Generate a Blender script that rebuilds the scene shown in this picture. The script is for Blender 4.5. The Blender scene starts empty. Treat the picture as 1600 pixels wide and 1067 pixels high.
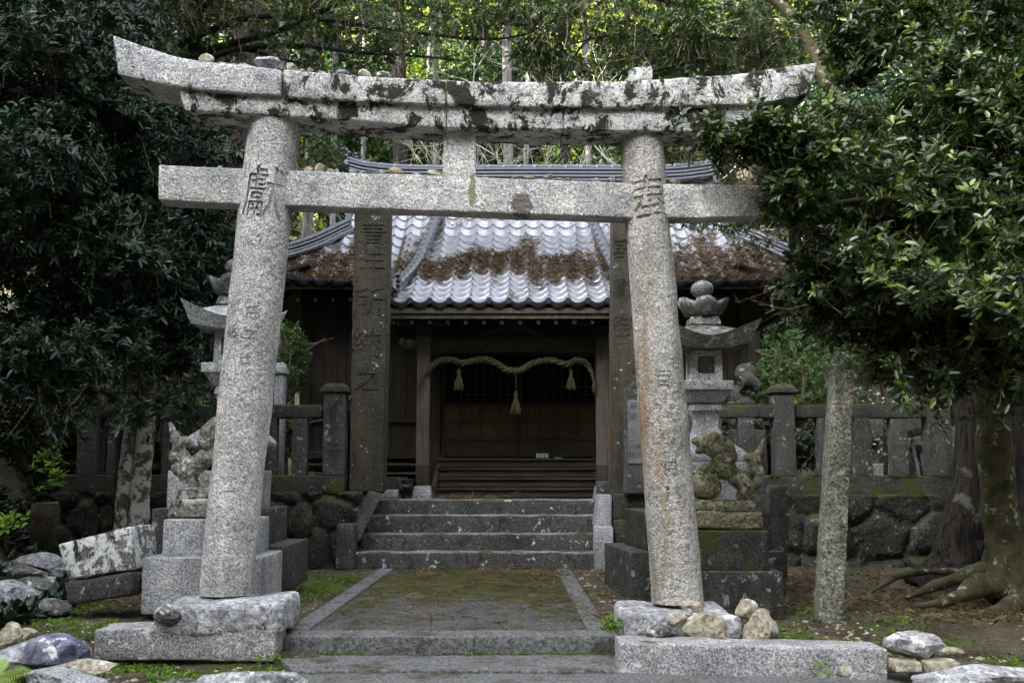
import bpy, bmesh, math, random
import numpy as np
from mathutils import Vector, Matrix, noise
C = bpy.context.scene
# ------------------------------------------------------------------ camera
F = 1700.0; CAMZ = 1.11; TH = math.atan(199/F)
cd = bpy.data.cameras.new('camera'); cam = bpy.data.objects.new('camera', cd)
C.collection.objects.link(cam); C.camera = cam
cam.location = (0, 0, CAMZ); cam.rotation_euler = (math.radians(90)+TH, 0, 0)
cd.sensor_width = 36; cd.lens = 36*F/1600; cd.clip_start = .1; cd.clip_end = 600
# ------------------------------------------------------------------ light
SUN_EL = math.radians(25); SUN_DIR = Vector((-.80, -.60, 0)).normalized()
w = bpy.data.worlds.new('World'); C.world = w; w.use_nodes = True
nt = w.node_tree; bg = nt.nodes['Background']
sky = nt.nodes.new('ShaderNodeTexSky'); sky.sky_type = 'NISHITA'; sky.sun_disc = False
sky.sun_elevation = SUN_EL; sky.sun_rotation = math.atan2(SUN_DIR.x, SUN_DIR.y)
sky.air_density = 1.0; sky.dust_density = 2.5; sky.ozone_density = .6
hs = nt.nodes.new('ShaderNodeHueSaturation'); hs.inputs['Saturation'].default_value = .24
nt.links.new(sky.outputs[0], hs.inputs['Color']); nt.links.new(hs.outputs[0], bg.inputs['Color'])
bg.inputs['Strength'].default_value = .15
sl = bpy.data.lights.new('sun', 'SUN'); sl.energy = 4.5; sl.angle = math.radians(.5); sl.color = (1, .93, .80)
so = bpy.data.objects.new('sun', sl); C.collection.objects.link(so)
sd = Vector((SUN_DIR.x*math.cos(SUN_EL), SUN_DIR.y*math.cos(SUN_EL), math.sin(SUN_EL)))
so.rotation_euler = sd.to_track_quat('Z', 'Y').to_euler(); so.location = (-20, -10, 30)
C.view_settings.view_transform = 'Standard'; C.view_settings.look = 'None'
C.view_settings.exposure = 3.72; C.view_settings.gamma = 1
# ------------------------------------------------------------------ helpers
ct, st = math.cos(TH), math.sin(TH)
def P(px, py, Y, k=0.0):
    """world point where the ray of photo pixel (px,py) meets the upright plane y = Y + k*x"""
    a = (px-800)/F; b = (533.5-py)/F
    d = Vector((a, ct-b*st, st+b*ct)); t = Y/(d.y-k*d.x)
    return Vector((d.x*t, d.y*t, CAMZ+d.z*t))
def X(px, Y): return (px-800)/F*Y*1.0/(ct) if False else P(px, 732, Y).x
def Z(py, Y): return P(800, py, Y).z
def S(Y): return Y/F
RNG = np.random.default_rng(7); random.seed(5)

def tag(o, label=None, cat=None, group=None, kind=None):
    if label: o['label'] = label
    if cat: o['category'] = cat
    if group: o['group'] = group
    if kind: o['kind'] = kind
    return o
def thing(name, loc, label, cat, group=None):
    o = bpy.data.objects.new(name, None); C.collection.objects.link(o); o.location = loc
    o.empty_display_size = .2
    return tag(o, label, cat, group)
def wloc(o):
    v = Vector((0, 0, 0))
    while o is not None: v = v+Vector(o.location); o = o.parent
    return v
class MB:
    def __init__(s): s.v = []; s.f = []
    def add(s, vs, fs):
        n = len(s.v); s.v += [tuple(v) for v in vs]; s.f += [tuple(i+n for i in f) for f in fs]
    def build(s, name, mat, parent=None, loc=None, smooth=True):
        base = wloc(parent) if parent else Vector(loc or (0, 0, 0))
        me = bpy.data.meshes.new(name)
        me.from_pydata([(a-base.x, b-base.y, c-base.z) for a, b, c in s.v], [], s.f)
        if smooth: me.polygons.foreach_set('use_smooth', [True]*len(me.polygons))
        me.materials.append(mat); me.update()
        o = bpy.data.objects.new(name, me); C.collection.objects.link(o)
        if parent: o.parent = parent
        else: o.location = base
        return o
def lines(L, r, step):
    r = min(r, L*.3)
    n = max(1, int(round((L-2*r)/step)))
    return [0, r*.35, r]+[r+(L-2*r)*i/n for i in range(1, n)]+[L-r, L-r*.35, L]
def grid_box(mb, size, r, step, mapf, amp=0, freq=3, seed=0):
    """rounded box shell of metric size, mapped by mapf(u,v,w) (0..1), roughened by noise"""
    sx, sy, sz = size; r = min(r, min(size)*.3)
    A = [lines(sx, r, step), lines(sy, r, step), lines(sz, r, step)]
    n = [len(a) for a in A]; idx = {}; vs = []; fs = []
    def vert(i, j, k):
        key = (i, j, k)
        if key in idx: return idx[key]
        p = [A[0][i], A[1][j], A[2][k]]; q = [min(max(p[m], r), size[m]-r) for m in range(3)]
        d = Vector(p)-Vector(q)
        if d.length > 1e-9:
            e = sum(1 for m in range(3) if abs(d[m]) > 1e-9)
            if e > 1:
                mx = max(abs(c) for c in d); d = d.normalized()*mx
        p = Vector(q)+d
        wv = mapf(p.x/sx, p.y/sy, p.z/sz)
        if amp:
            s_ = wv*freq+Vector((seed*7.3, seed*3.1, seed*1.7))
            wv = wv+noise.noise_vector(s_)*amp+noise.noise_vector(s_*4.3)*amp*.35
        idx[key] = len(vs); vs.append(wv); return idx[key]
    for ax in range(3):
        a, b = (ax+1) % 3, (ax+2) % 3
        for side in (0, n[ax]-1):
            for i in range(n[a]-1):
                for j in range(n[b]-1):
                    q = []
                    for di, dj in ((0, 0), (1, 0), (1, 1), (0, 1)):
                        c = [0, 0, 0]; c[ax] = side; c[a] = i+di; c[b] = j+dj; q.append(vert(*c))
                    fs.append(q if side else q[::-1])
    mb.add(vs, fs)
def box(mb, c, s, rot=(0, 0, 0), r=.004, step=9, amp=0, freq=3, seed=0, taper=1.0):
    """box centred in x,y with its bottom at c.z ; taper scales the top"""
    R = (Matrix.Rotation(rot[2], 3, 'Z') @ Matrix.Rotation(rot[1], 3, 'Y') @ Matrix.Rotation(rot[0], 3, 'X'))
    c = Vector(c)
    def m(u, v, w_):
        t = 1+(taper-1)*w_
        return c+R @ Vector(((u-.5)*s[0]*t, (v-.5)*s[1]*t, w_*s[2]))
    grid_box(mb, s, r, step, m, amp, freq, seed)
def hexa(mb, fr, depth, N=(0, 1, 0), r=.02, step=.07, amp=.006, freq=4, seed=0, shrink=1.0):
    """front face corners BL,BR,TR,TL (world) pushed back by depth"""
    bl, br, tr, tl = [Vector(p) for p in fr]; N = Vector(N).normalized()
    cen = (bl+br+tr+tl)/4
    size = ((br-bl).length, depth, (tl-bl).length)
    def m(u, v, w_):
        p = bl.lerp(br, u).lerp(tl.lerp(tr, u), w_)
        p = p+N*v*depth
        if shrink != 1: p = p.lerp(cen+N*v*depth, (1-shrink)*v)
        return p
    grid_box(mb, size, r, step, m, amp, freq, seed)
def pbox(mb, x0, x1, y0, y1, Y, depth, **k):
    """block whose front face fills photo rectangle x0..x1,y0(top)..y1(bottom) at distance Y"""
    zt, zb = Z(y0, Y), Z(y1, Y); a, b = X(x0, Y), X(x1, Y)
    hexa(mb, [(a, Y, zb), (b, Y, zb), (b, Y, zt), (a, Y, zt)], depth, **k)
def tube(mb, pts, rad, n=8, cap=True, amp=0, freq=3, seed=0):
    pts = [Vector(p) for p in pts]; m = len(pts)
    if not hasattr(rad, '__len__'): rad = [rad]*m
    vs = []; fs = []; up = Vector((0, 0, 1))
    t0 = (pts[1]-pts[0]).normalized()
    u = t0.orthogonal().normalized()
    for i in range(m):
        t = (pts[min(i+1, m-1)]-pts[max(i-1, 0)]).normalized()
        u = (u-t*u.dot(t)).normalized(); v_ = t.cross(u)
        for j in range(n):
            a = 2*math.pi*j/n; d = u*math.cos(a)+v_*math.sin(a)
            rr = rad[i]
            p = pts[i]+d*rr
            if amp: rr2 = 1+amp*noise.noise(p*freq+Vector((seed, 0, 0)))+amp*.5*noise.noise(p*freq*3); p = pts[i]+d*rr*rr2
            vs.append(p)
    for i in range(m-1):
        for j in range(n):
            k = (j+1) % n
            fs.append((i*n+j, i*n+k, (i+1)*n+k, (i+1)*n+j))
    if cap:
        fs.append(tuple(range(n))[::-1]); fs.append(tuple((m-1)*n+j for j in range(n)))
    mb.add(vs, fs)
def spline(pts, n):
    """Catmull-Rom through pts"""
    pts = [Vector(p) for p in pts]; out = []
    q = [pts[0]*2-pts[1]]+pts+[pts[-1]*2-pts[-2]]
    for i in range(1, len(q)-2):
        for k in range(n):
            t = k/n; a, b, c, d = q[i-1], q[i], q[i+1], q[i+2]
            out.append(.5*((2*b)+(c-a)*t+(2*a-5*b+4*c-d)*t*t+(3*b-a-3*c+d)*t**3))
    out.append(pts[-1]); return out
def lerpr(rs, n):
    out = []
    for i in range(len(rs)-1):
        for k in range(n): out.append(rs[i]+(rs[i+1]-rs[i])*k/n)
    out.append(rs[-1]); return out
def lathe(mb, c, prof, n=24, sq=0.0, amp=0, seed=0, lobes=0, lob=0):
    """prof = [(r,z)...] revolved about vertical axis through c"""
    c = Vector(c); vs = []; fs = []
    for (r, z) in prof:
        for j in range(n):
            a = 2*math.pi*j/n; rr = r*(1+lob*abs(math.cos(a*lobes/2)) if lobes else r*0+1) if lobes else r
            p = c+Vector((rr*math.cos(a), rr*math.sin(a), z))
            if amp: p = p+noise.noise_vector(p*9+Vector((seed, 0, 0)))*amp
            vs.append(p)
    m = len(prof)
    for i in range(m-1):
        for j in range(n):
            k = (j+1) % n; fs.append((i*n+j, i*n+k, (i+1)*n+k, (i+1)*n+j))
    fs.append(tuple(range(n))[::-1]); fs.append(tuple((m-1)*n+j for j in range(n)))
    mb.add(vs, fs)
_ico = {}
def ico(sub):
    if sub not in _ico:
        b = bmesh.new(); bmesh.ops.create_icosphere(b, subdivisions=sub, radius=1)
        _ico[sub] = ([v.co.copy() for v in b.verts], [tuple(v.index for v in f.verts) for f in b.faces]); b.free()
    return _ico[sub]
def rock(mb, c, s, seed=0, sub=3, rotz=0, cuts=15, rough=.05, tilt=0):
    """angular broken stone, centre c, half sizes s"""
    rnd = random.Random(seed*31+3); vs0, fs = ico(sub)
    pl = []
    for i in range(cuts):
        n_ = Vector((rnd.gauss(0, 1), rnd.gauss(0, 1), rnd.gauss(0, 1))).normalized(); pl.append((n_, rnd.uniform(.50, .84)))
    R = Matrix.Rotation(rotz, 3, 'Z') @ Matrix.Rotation(tilt, 3, 'Y'); vs = []
    for v in vs0:
        p = v.copy()
        for n_, d in pl:
            e = p.dot(n_)-d
            if e > 0: p = p-n_*e
        p = p*1.22
        p = p+noise.noise_vector(p*2.1+Vector((seed*5.1, 0, 0)))*rough*1.6+noise.noise_vector(p*6+Vector((seed, 2, 0)))*rough*.6
        vs.append(Vector(c)+R @ Vector((p.x*s[0], p.y*s[1], p.z*s[2])))
    mb.add(vs, fs)
def ell(mb, c, s, rot=0, sub=3, tilt=0):
    vs0, fs = ico(sub); R = Matrix.Rotation(rot, 3, 'Y') @ Matrix.Rotation(tilt, 3, 'Z')
    mb.add([Vector(c)+R @ Vector((v.x*s[0], v.y*s[1], v.z*s[2])) for v in vs0], fs)
# ------------------------------------------------------------------ node materials
class NT:
    def __init__(s, name, rough=.8, spec=.3):
        s.m = bpy.data.materials.new(name); s.m.use_nodes = True; s.t = s.m.node_tree
        s.b = s.t.nodes['Principled BSDF']; s.b.inputs['Roughness'].default_value = rough
        s.b.inputs['Specular IOR Level'].default_value = spec
        s.geo = s.t.nodes.new('ShaderNodeNewGeometry'); s.pos = s.geo.outputs['Position']
    def n(s, t, **k):
        o = s.t.nodes.new(t)
        for a, b in k.items(): setattr(o, a, b)
        return o
    def link(s, a, b): s.t.links.new(a, b)
    def noise(s, scale, detail=4, rough=.55, sc=None, vec=None, dist=0, off=0):
        src = vec or s.pos
        if sc or off:
            mp = s.n('ShaderNodeMapping'); s.link(src, mp.inputs[0]); mp.inputs['Scale'].default_value = sc or (1, 1, 1)
            mp.inputs['Location'].default_value = (off, off*.7, off*.3); src = mp.outputs[0]
        t = s.n('ShaderNodeTexNoise'); s.link(src, t.inputs['Vector']); t.inputs['Scale'].default_value = scale
        t.inputs['Detail'].default_value = detail; t.inputs['Roughness'].default_value = rough; t.inputs['Distortion'].default_value = dist
        return t.outputs[0]
    def vor(s, scale, out=0, feat='F1', sc=None):
        src = s.pos
        if sc:
            mp = s.n('ShaderNodeMapping'); s.link(src, mp.inputs[0]); mp.inputs['Scale'].default_value = sc; src = mp.outputs[0]
        t = s.n('ShaderNodeTexVoronoi', feature=feat); s.link(src, t.inputs['Vector']); t.inputs['Scale'].default_value = scale
        return t.outputs[out]
    def rng(s, a, f0, f1, t0=0, t1=1):
        m = s.n('ShaderNodeMapRange'); s.link(a, m.inputs[0])
        for i, v in enumerate((f0, f1, t0, t1)): m.inputs[1+i].default_value = v
        return m.outputs[0]
    def math(s, op, a, b=None):
        m = s.n('ShaderNodeMath', operation=op)
        for i, v in enumerate((a, b)):
            if v is None: continue
            if isinstance(v, (int, float)): m.inputs[i].default_value = v
            else: s.link(v, m.inputs[i])
        return m.outputs[0]
    def mix(s, fac, a, b, mode='MIX'):
        m = s.n('ShaderNodeMix', data_type='RGBA', blend_type=mode)
        for i, v in ((0, fac), (6, a), (7, b)):
            if isinstance(v, (int, float)): m.inputs[i].default_value = v
            elif isinstance(v, tuple): m.inputs[i].default_value = (*v, 1)
            else: s.link(v, m.inputs[i])
        return m.outputs[2]
    def scale(s, col, f):
        """multiply a colour by a scalar socket"""
        c = s.n('ShaderNodeCombineColor'); [s.link(f, c.inputs[i]) for i in range(3)]
        return s.mix(1.0, col, c.outputs[0], 'MULTIPLY')
    def col(s, c): 
        if isinstance(c, tuple): s.b.inputs['Base Color'].default_value = (*c, 1)
        else: s.link(c, s.b.inputs['Base Color'])
    def bump(s, h, strength=.5, dist=.01):
        b = s.n('ShaderNodeBump'); b.inputs['Strength'].default_value = strength; b.inputs['Distance'].default_value = dist
        s.link(h, b.inputs['Height']); s.link(b.outputs[0], s.b.inputs['Normal'])
    def attr(s, name):
        a = s.n('ShaderNodeAttribute'); a.attribute_name = name; return a.outputs['Fac']
    def nz(s):
        x = s.n('ShaderNodeSeparateXYZ'); s.link(s.geo.outputs['Normal'], x.inputs[0]); return x.outputs[2]
    def nx(s):
        x = s.n('ShaderNodeSeparateXYZ'); s.link(s.geo.outputs['Normal'], x.inputs[0]); return x.outputs[0]
    def px(s, i):
        x = s.n('ShaderNodeSeparateXYZ'); s.link(s.pos, x.inputs[0]); return x.outputs[i]
def stone(name, base=(.36, .355, .35), lichen=0, moss=0, dark=0, rust=0, bump=.6, speck=80, contrast=1.0, lcol=(.55, .57, .55), streak=2.2, tint=(.40, .36, .28), top_col=None, spot=None):
    s = NT(name, .85, .25)
    n1 = s.noise(speck, 3, .65); n2 = s.noise(5, 6, .6); n3 = s.noise(speck*.42, 2, .6, off=3)
    f = s.rng(n1, .36, .64, 1-.62*contrast, 1+.55*contrast)
    g = s.math('MULTIPLY', s.rng(n2, .3, .7, .70, 1.18), s.rng(s.noise(1.9, 7, .65, sc=(1.6, 1.6, .45), off=41), .35, .62, .66, 1.10))
    v = s.rng(n3, .35, .65, 1-.2*contrast, 1+.18*contrast)
    tn = tuple(b*.75+t*.25*sum(base)/1.05 for b, t in zip(base, tint))
    c = s.mix(s.rng(n2, .45, .75), base, tn)
    if top_col: c = s.mix(s.rng(s.nz(), .45, .9), c, top_col)  # upward faces are mixed to a second, paler colour
    c = s.scale(s.scale(s.scale(c, f), g), v)
    if rust: c = s.mix(s.math('MULTIPLY', s.rng(s.noise(3, 7, .65, sc=(2.2, 2.2, .35), off=11), .60-rust*.2, .74-rust*.1), s.rng(s.nx(), .1, -.8, .12, .85)), c, (.22, .125, .035))
    if lichen:
        a = s.noise(11, 9, .68, off=5); c = s.mix(s.rng(a, .66-lichen*.25, .69-lichen*.25), c, s.scale(lcol, s.rng(n1, .3, .7, .75, 1.25)) if False else lcol)
        a2 = s.noise(19, 8, .65, off=25); c = s.mix(s.rng(a2, .70-lichen*.18, .73-lichen*.18, 0, .8), c, tuple(q*.75 for q in lcol))
    if dark:
        d = s.noise(6.5, 11, .76, sc=(1, 1, 1/streak), off=17, dist=.5)
        c = s.mix(s.rng(d, .68-dark*.25, .72-dark*.25), c, (.028, .026, .018))
    if spot:
        for (sx, sy, sz, rr, scol, th) in spot:
            vd = s.n('ShaderNodeVectorMath', operation='SUBTRACT'); s.link(s.pos, vd.inputs[0]); vd.inputs[1].default_value = (sx, sy, sz)
            vs_ = s.n('ShaderNodeVectorMath', operation='MULTIPLY'); s.link(vd.outputs[0], vs_.inputs[0]); vs_.inputs[1].default_value = th
            ln = s.n('ShaderNodeVectorMath', operation='LENGTH'); s.link(vs_.outputs[0], ln.inputs[0])
            mk_ = s.math('ADD', s.math('MULTIPLY', ln.outputs['Value'], 1/rr), s.math('MULTIPLY', s.noise(30, 6, .7, off=55), 1.6))
            c = s.mix(s.rng(mk_, 1.50, 1.42, 0, .85), c, scol)
    if moss:
        d = s.math('ADD', s.noise(3.5, 10, .72, off=31), s.math('MULTIPLY', s.nz(), .10))
        mc = s.mix(s.noise(60, 3), (.022, .032, .008), (.065, .082, .018))
        c = s.mix(s.rng(d, .74-moss*.3, .79-moss*.3), c, mc)
    s.col(c)
    h = s.math('ADD', s.math('MULTIPLY', n1, .7), s.math('MULTIPLY', n3, 1.0)); h = s.math('ADD', h, s.math('MULTIPLY', s.noise(14, 6, .6), 1.3))
    s.bump(h, bump, .02); return s.m
def wood(name, a=(.030, .023, .018), b=(.062, .050, .041), wear=.3, axis=2, bump=.4):
    s = NT(name, .8, .25); sc = [22, 22, 22]; sc[axis] = .9
    g = s.noise(1.6, 8, .7, sc=tuple(sc)); g2 = s.noise(2.2, 5, .6)
    c = s.mix(s.rng(g, .35, .68), a, b); c = s.scale(c, s.rng(g2, .3, .7, .7, 1.25))
    c = s.mix(s.math('MULTIPLY', s.rng(s.noise(2.4, 8, .75, sc=tuple(x*.3 if x > 1 else x for x in sc), off=9), .60, .66), wear), c, (.22, .20, .175))
    s.col(c); s.bump(g, bump, .006); return s.m
def leafmat(name, c0, c1, c2=None, rough=.32, trans=.25, spec=.5, tcol=None):
    s = NT(name, rough, spec); r = s.attr('rnd')
    c = s.mix(s.rng(r, 0, .9), c0, c1)
    if c2: c = s.mix(s.rng(r, .88, .97), c, c2)
    c = s.scale(c, s.rng(s.noise(1.3, 3), .3, .7, .75, 1.25))
    s.col(c)
    if trans:
        t = s.n('ShaderNodeBsdfTranslucent'); s.link(s.mix(1.0, c, tcol or (1.4, 1.5, .5), 'MULTIPLY'), t.inputs[0])
        m = s.n('ShaderNodeMixShader'); m.inputs[0].default_value = trans
        s.link(s.b.outputs[0], m.inputs[1]); s.link(t.outputs[0], m.inputs[2])
        s.link(m.outputs[0], s.t.nodes['Material Output'].inputs['Surface'])
    return s.m
G = {}
_q = P(815, 322, 7.55); _g = P(738, 300, 7.5)
G['torii'] = stone('torii_granite', (.59, .58, .57), bump=.9, contrast=.85, speck=80, rust=.10, lichen=.12, spot=[(_q.x, _q.y, _q.z, .13, (.10, .085, .07), (1, .5, 1)), (_g.x, _g.y, _g.z, .09, (.22, .24, .10), (2.2, .3, .55))])
G['torii_r'] = stone('torii_granite_stained', (.52, .51, .48), bump=.9, contrast=.85, speck=80, rust=.9, moss=.05, lichen=.18)
G['kasagi'] = stone('top_beam_granite', (.54, .535, .53), lichen=.50, dark=.74, bump=.7, contrast=1.0, lcol=(.60, .60, .56), streak=1.2)
G['kasagi_l'] = stone('top_beam_granite_clean', (.57, .565, .575), lichen=.35, dark=.40, bump=.7, contrast=1.0, lcol=(.58, .58, .56), streak=1.6)
G['granite'] = stone('pale_granite', (.36, .365, .38), bump=.6, contrast=.95, lichen=.1)
G['granite_dark'] = stone('weathered_granite', (.066, .066, .062), lichen=.25, dark=.35, moss=.25, bump=.6, lcol=(.26, .27, .26))
G['granite_mossy'] = stone('mossy_granite', (.048, .048, .042), lichen=.2, dark=.45, moss=.7, bump=.6, lcol=(.2, .21, .2))
G['lichen'] = stone('lichen_block', (.22, .22, .20), lichen=.74, dark=.5, moss=.42, bump=.7, lcol=(.70, .71, .70))
G['kerb'] = stone('kerb_granite', (.36, .35, .36), lichen=.25, dark=.12, moss=.2, bump=.6)
G['step'] = stone('step_granite', (.085, .085, .08), lichen=.22, dark=.42, moss=.45, bump=.8, top_col=(.25, .25, .24))
G['rubble'] = stone('rubble_stone', (.042, .044, .036), lichen=.22, dark=.5, moss=.55, bump=.8, speck=40, lcol=(.17, .185, .17))
G['stele'] = stone('stele_stone', (.060, .056, .044), lichen=.10, dark=.4, moss=.25, rust=.5, bump=.6, streak=6)
G['lantern'] = stone('lantern_granite', (.40, .41, .43), lichen=.3, moss=.12, dark=.15, bump=.5, contrast=1.1, speck=95)
G['lantern_top'] = stone('lantern_top_granite', (.14, .145, .14), lichen=.4, lcol=(.3, .31, .3), moss=.45, dark=.35, bump=.5)
G['lion'] = stone('lion_stone', (.19, .175, .115), lichen=.28, lcol=(.30, .30, .24), moss=.5, dark=.45, rust=.0, bump=1.3, speck=50)
G['lion_pale'] = stone('lion_stone_pale', (.24, .23, .20), lcol=(.45, .46, .44), lichen=.5, moss=.4, dark=.42, rust=.2, bump=.9, speck=50)
G['rock'] = stone('broken_rock', (.36, .36, .38), lichen=.4, moss=.15, dark=.2, bump=1.0, speck=30, contrast=.8)
G['rock_tan'] = stone('tan_rock', (.46, .41, .31), lichen=.3, dark=.12, rust=.2, bump=.9, speck=30, contrast=.7)
G['rock_blue'] = stone('blue_rock', (.16, .17, .25), lichen=.35, rust=.45, bump=.9, speck=14, contrast=.9)
G['rock_dark'] = stone('dark_rock', (.17, .17, .16), lichen=.35, moss=.35, dark=.3, bump=1, speck=30)
G['wood'] = wood('old_wood'); G['wood_x'] = wood('old_wood_flat', axis=0)
G['post'] = wood('weathered_post', (.065, .052, .042), (.14, .12, .10), wear=.8)
G['wood_brown'] = wood('brown_panel_wood', (.065, .041, .021), (.105, .07, .036), wear=.1)
s = NT('painted_dark_interior', 1, 0); s.col((.006, .006, .006)); G['dark_fill'] = s.m  # near-black colour painted in for the unlit space inside the hall
s = NT('roof_tile_glaze', .36, .5)
nz_ = s.noise(40, 4); c = s.mix(s.noise(2.5, 5), (.50, .50, .545), (.66, .66, .71)); c = s.scale(c, s.rng(nz_, .3, .7, .85, 1.15))
c = s.mix(s.rng(s.noise(5, 8, .7, off=4), .62, .68, 0, .6), c, (.07, .06, .045)); s.col(c); s.b.inputs['Metallic'].default_value = 1.0
s.bump(nz_, .2, .003); G['tile'] = s.m
s = NT('ridge_tile_glaze', .30, .6)
c = s.mix(s.noise(9, 5), (.030, .032, .042), (.10, .104, .125)); s.col(c); s.b.inputs['Metallic'].default_value = .4; s.bump(s.noise(40, 3), .2, .003); G['ridge'] = s.m
s = NT('straw', .8, .2); c = s.mix(s.noise(60, 3, sc=(1, 1, .3)), (.042, .037, .017), (.105, .092, .046)); s.col(c); s.bump(s.noise(150, 2), .5, .004); G['straw'] = s.m
s = NT('bark_smooth', .8, .2); a = s.noise(7, 8, .65); c = s.mix(s.rng(a, .35, .65), (.03, .028, .014), (.105, .095, .05))
c = s.mix(s.rng(s.noise(9, 9, .7, off=8), .58, .62, 0, .8), c, (.36, .36, .31)); c = s.mix(s.rng(s.noise(2.5, 8, .7, off=2), .56, .64, 0, .8), c, (.05, .07, .015)); s.col(c); s.bump(a, .7, .02); G['bark'] = s.m
s = NT('bark_lichen', .8, .2); a = s.noise(14, 8, .7); c = s.mix(s.rng(a, .35, .65), (.05, .045, .035), (.17, .15, .12))
c = s.mix(s.rng(s.noise(8, 10, .72, off=8), .48, .52), c, (.50, .51, .48)); s.col(c); s.bump(a, .7, .02); G['bark_lichen'] = s.m
s = NT('bark_cedar', .9, .15); a = s.noise(3.5, 7, .7, sc=(8, 8, .35)); c = s.mix(s.rng(a, .38, .62), (.010, .009, .008), (.060, .050, .042)); c = s.mix(s.rng(s.noise(4, 8, off=6), .6, .66, 0, .7), c, (.2, .2, .18)); s.col(c); s.bump(a, 1, .05); G['cedar'] = s.m
s = NT('bark_grey', .9, .15); a = s.noise(3.5, 7, .7, sc=(8, 8, .6)); c = s.mix(s.rng(a, .38, .62), (.06, .056, .05), (.22, .21, .19)); s.col(c); s.bump(a, .8, .03); G['bark_grey'] = s.m
s = NT('twig', .8, .2); c = s.mix(s.noise(8, 3), (.10, .075, .05), (.26, .21, .14)); s.col(c); G['twig'] = s.m
s = NT('twig_pale', .8, .2); c = s.mix(s.noise(8, 3), (.28, .26, .22), (.5, .48, .42)); s.col(c); G['twig_pale'] = s.m
G['leaf_r'] = leafmat('leaf_glossy', (.010, .024, .008), (.040, .066, .014), (.14, .20, .045), rough=.27, trans=.18)
G['leaf_l'] = leafmat('leaf_dark_glossy', (.006, .017, .010), (.016, .038, .017), (.035, .078, .026), rough=.34, trans=.12, spec=.4)
G['leaf_top'] = leafmat('leaf_canopy', (.018, .040, .012), (.045, .085, .02), (.10, .16, .03), rough=.3, trans=.35)
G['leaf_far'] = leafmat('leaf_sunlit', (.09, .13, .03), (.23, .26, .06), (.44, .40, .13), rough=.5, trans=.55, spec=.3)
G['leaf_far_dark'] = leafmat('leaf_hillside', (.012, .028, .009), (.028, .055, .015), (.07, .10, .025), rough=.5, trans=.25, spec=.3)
G['leaf_bush'] = leafmat('leaf_bush', (.03, .07, .02), (.07, .14, .03), (.14, .22, .05), rough=.35, trans=.25)
G['weed'] = leafmat('weed_green', (.05, .10, .015), (.14, .24, .03), (.22, .34, .05), rough=.5, trans=.3, spec=.2)
G['needle'] = leafmat('dry_needle', (.07, .045, .027), (.165, .115, .07), (.32, .25, .17), rough=.8, trans=0, spec=.1)
G['deadleaf'] = leafmat('dead_leaf', (.05, .03, .015), (.16, .10, .05), (.42, .38, .26), rough=.8, trans=0, spec=.1)
G['flower'] = leafmat('white_blossom', (.7, .7, .68), (.8, .8, .78), rough=.6, trans=.2, spec=.2)
# ------------------------------------------------------------------ fast meshes of many leaves
def npmesh(name, V, Fq, mat, parent=None, loc=(0, 0, 0), rnd=None, smooth=False):
    base = np.array(wloc(parent) if parent else loc, dtype=float)
    me = bpy.data.meshes.new(name); nV, nF, k = len(V), len(Fq), Fq.shape[1]
    me.vertices.add(nV); me.vertices.foreach_set('co', (V-base).astype(np.float32).ravel())
    me.loops.add(nF*k); me.loops.foreach_set('vertex_index', Fq.astype(np.int32).ravel())
    me.polygons.add(nF); me.polygons.foreach_set('loop_start', np.arange(0, nF*k, k, dtype=np.int32))
    if smooth: me.polygons.foreach_set('use_smooth', np.ones(nF, dtype=bool))
    if rnd is not None:
        a = me.attributes.new('rnd', 'FLOAT', 'POINT'); a.data.foreach_set('value', rnd.astype(np.float32))
    me.materials.append(mat); me.update(calc_edges=True); me.validate()
    o = bpy.data.objects.new(name, me); C.collection.objects.link(o)
    if parent: o.parent = parent
    else: o.location = Vector(loc)
    return o
def nrm(a): return a/np.maximum(np.linalg.norm(a, axis=-1, keepdims=True), 1e-9)
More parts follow.
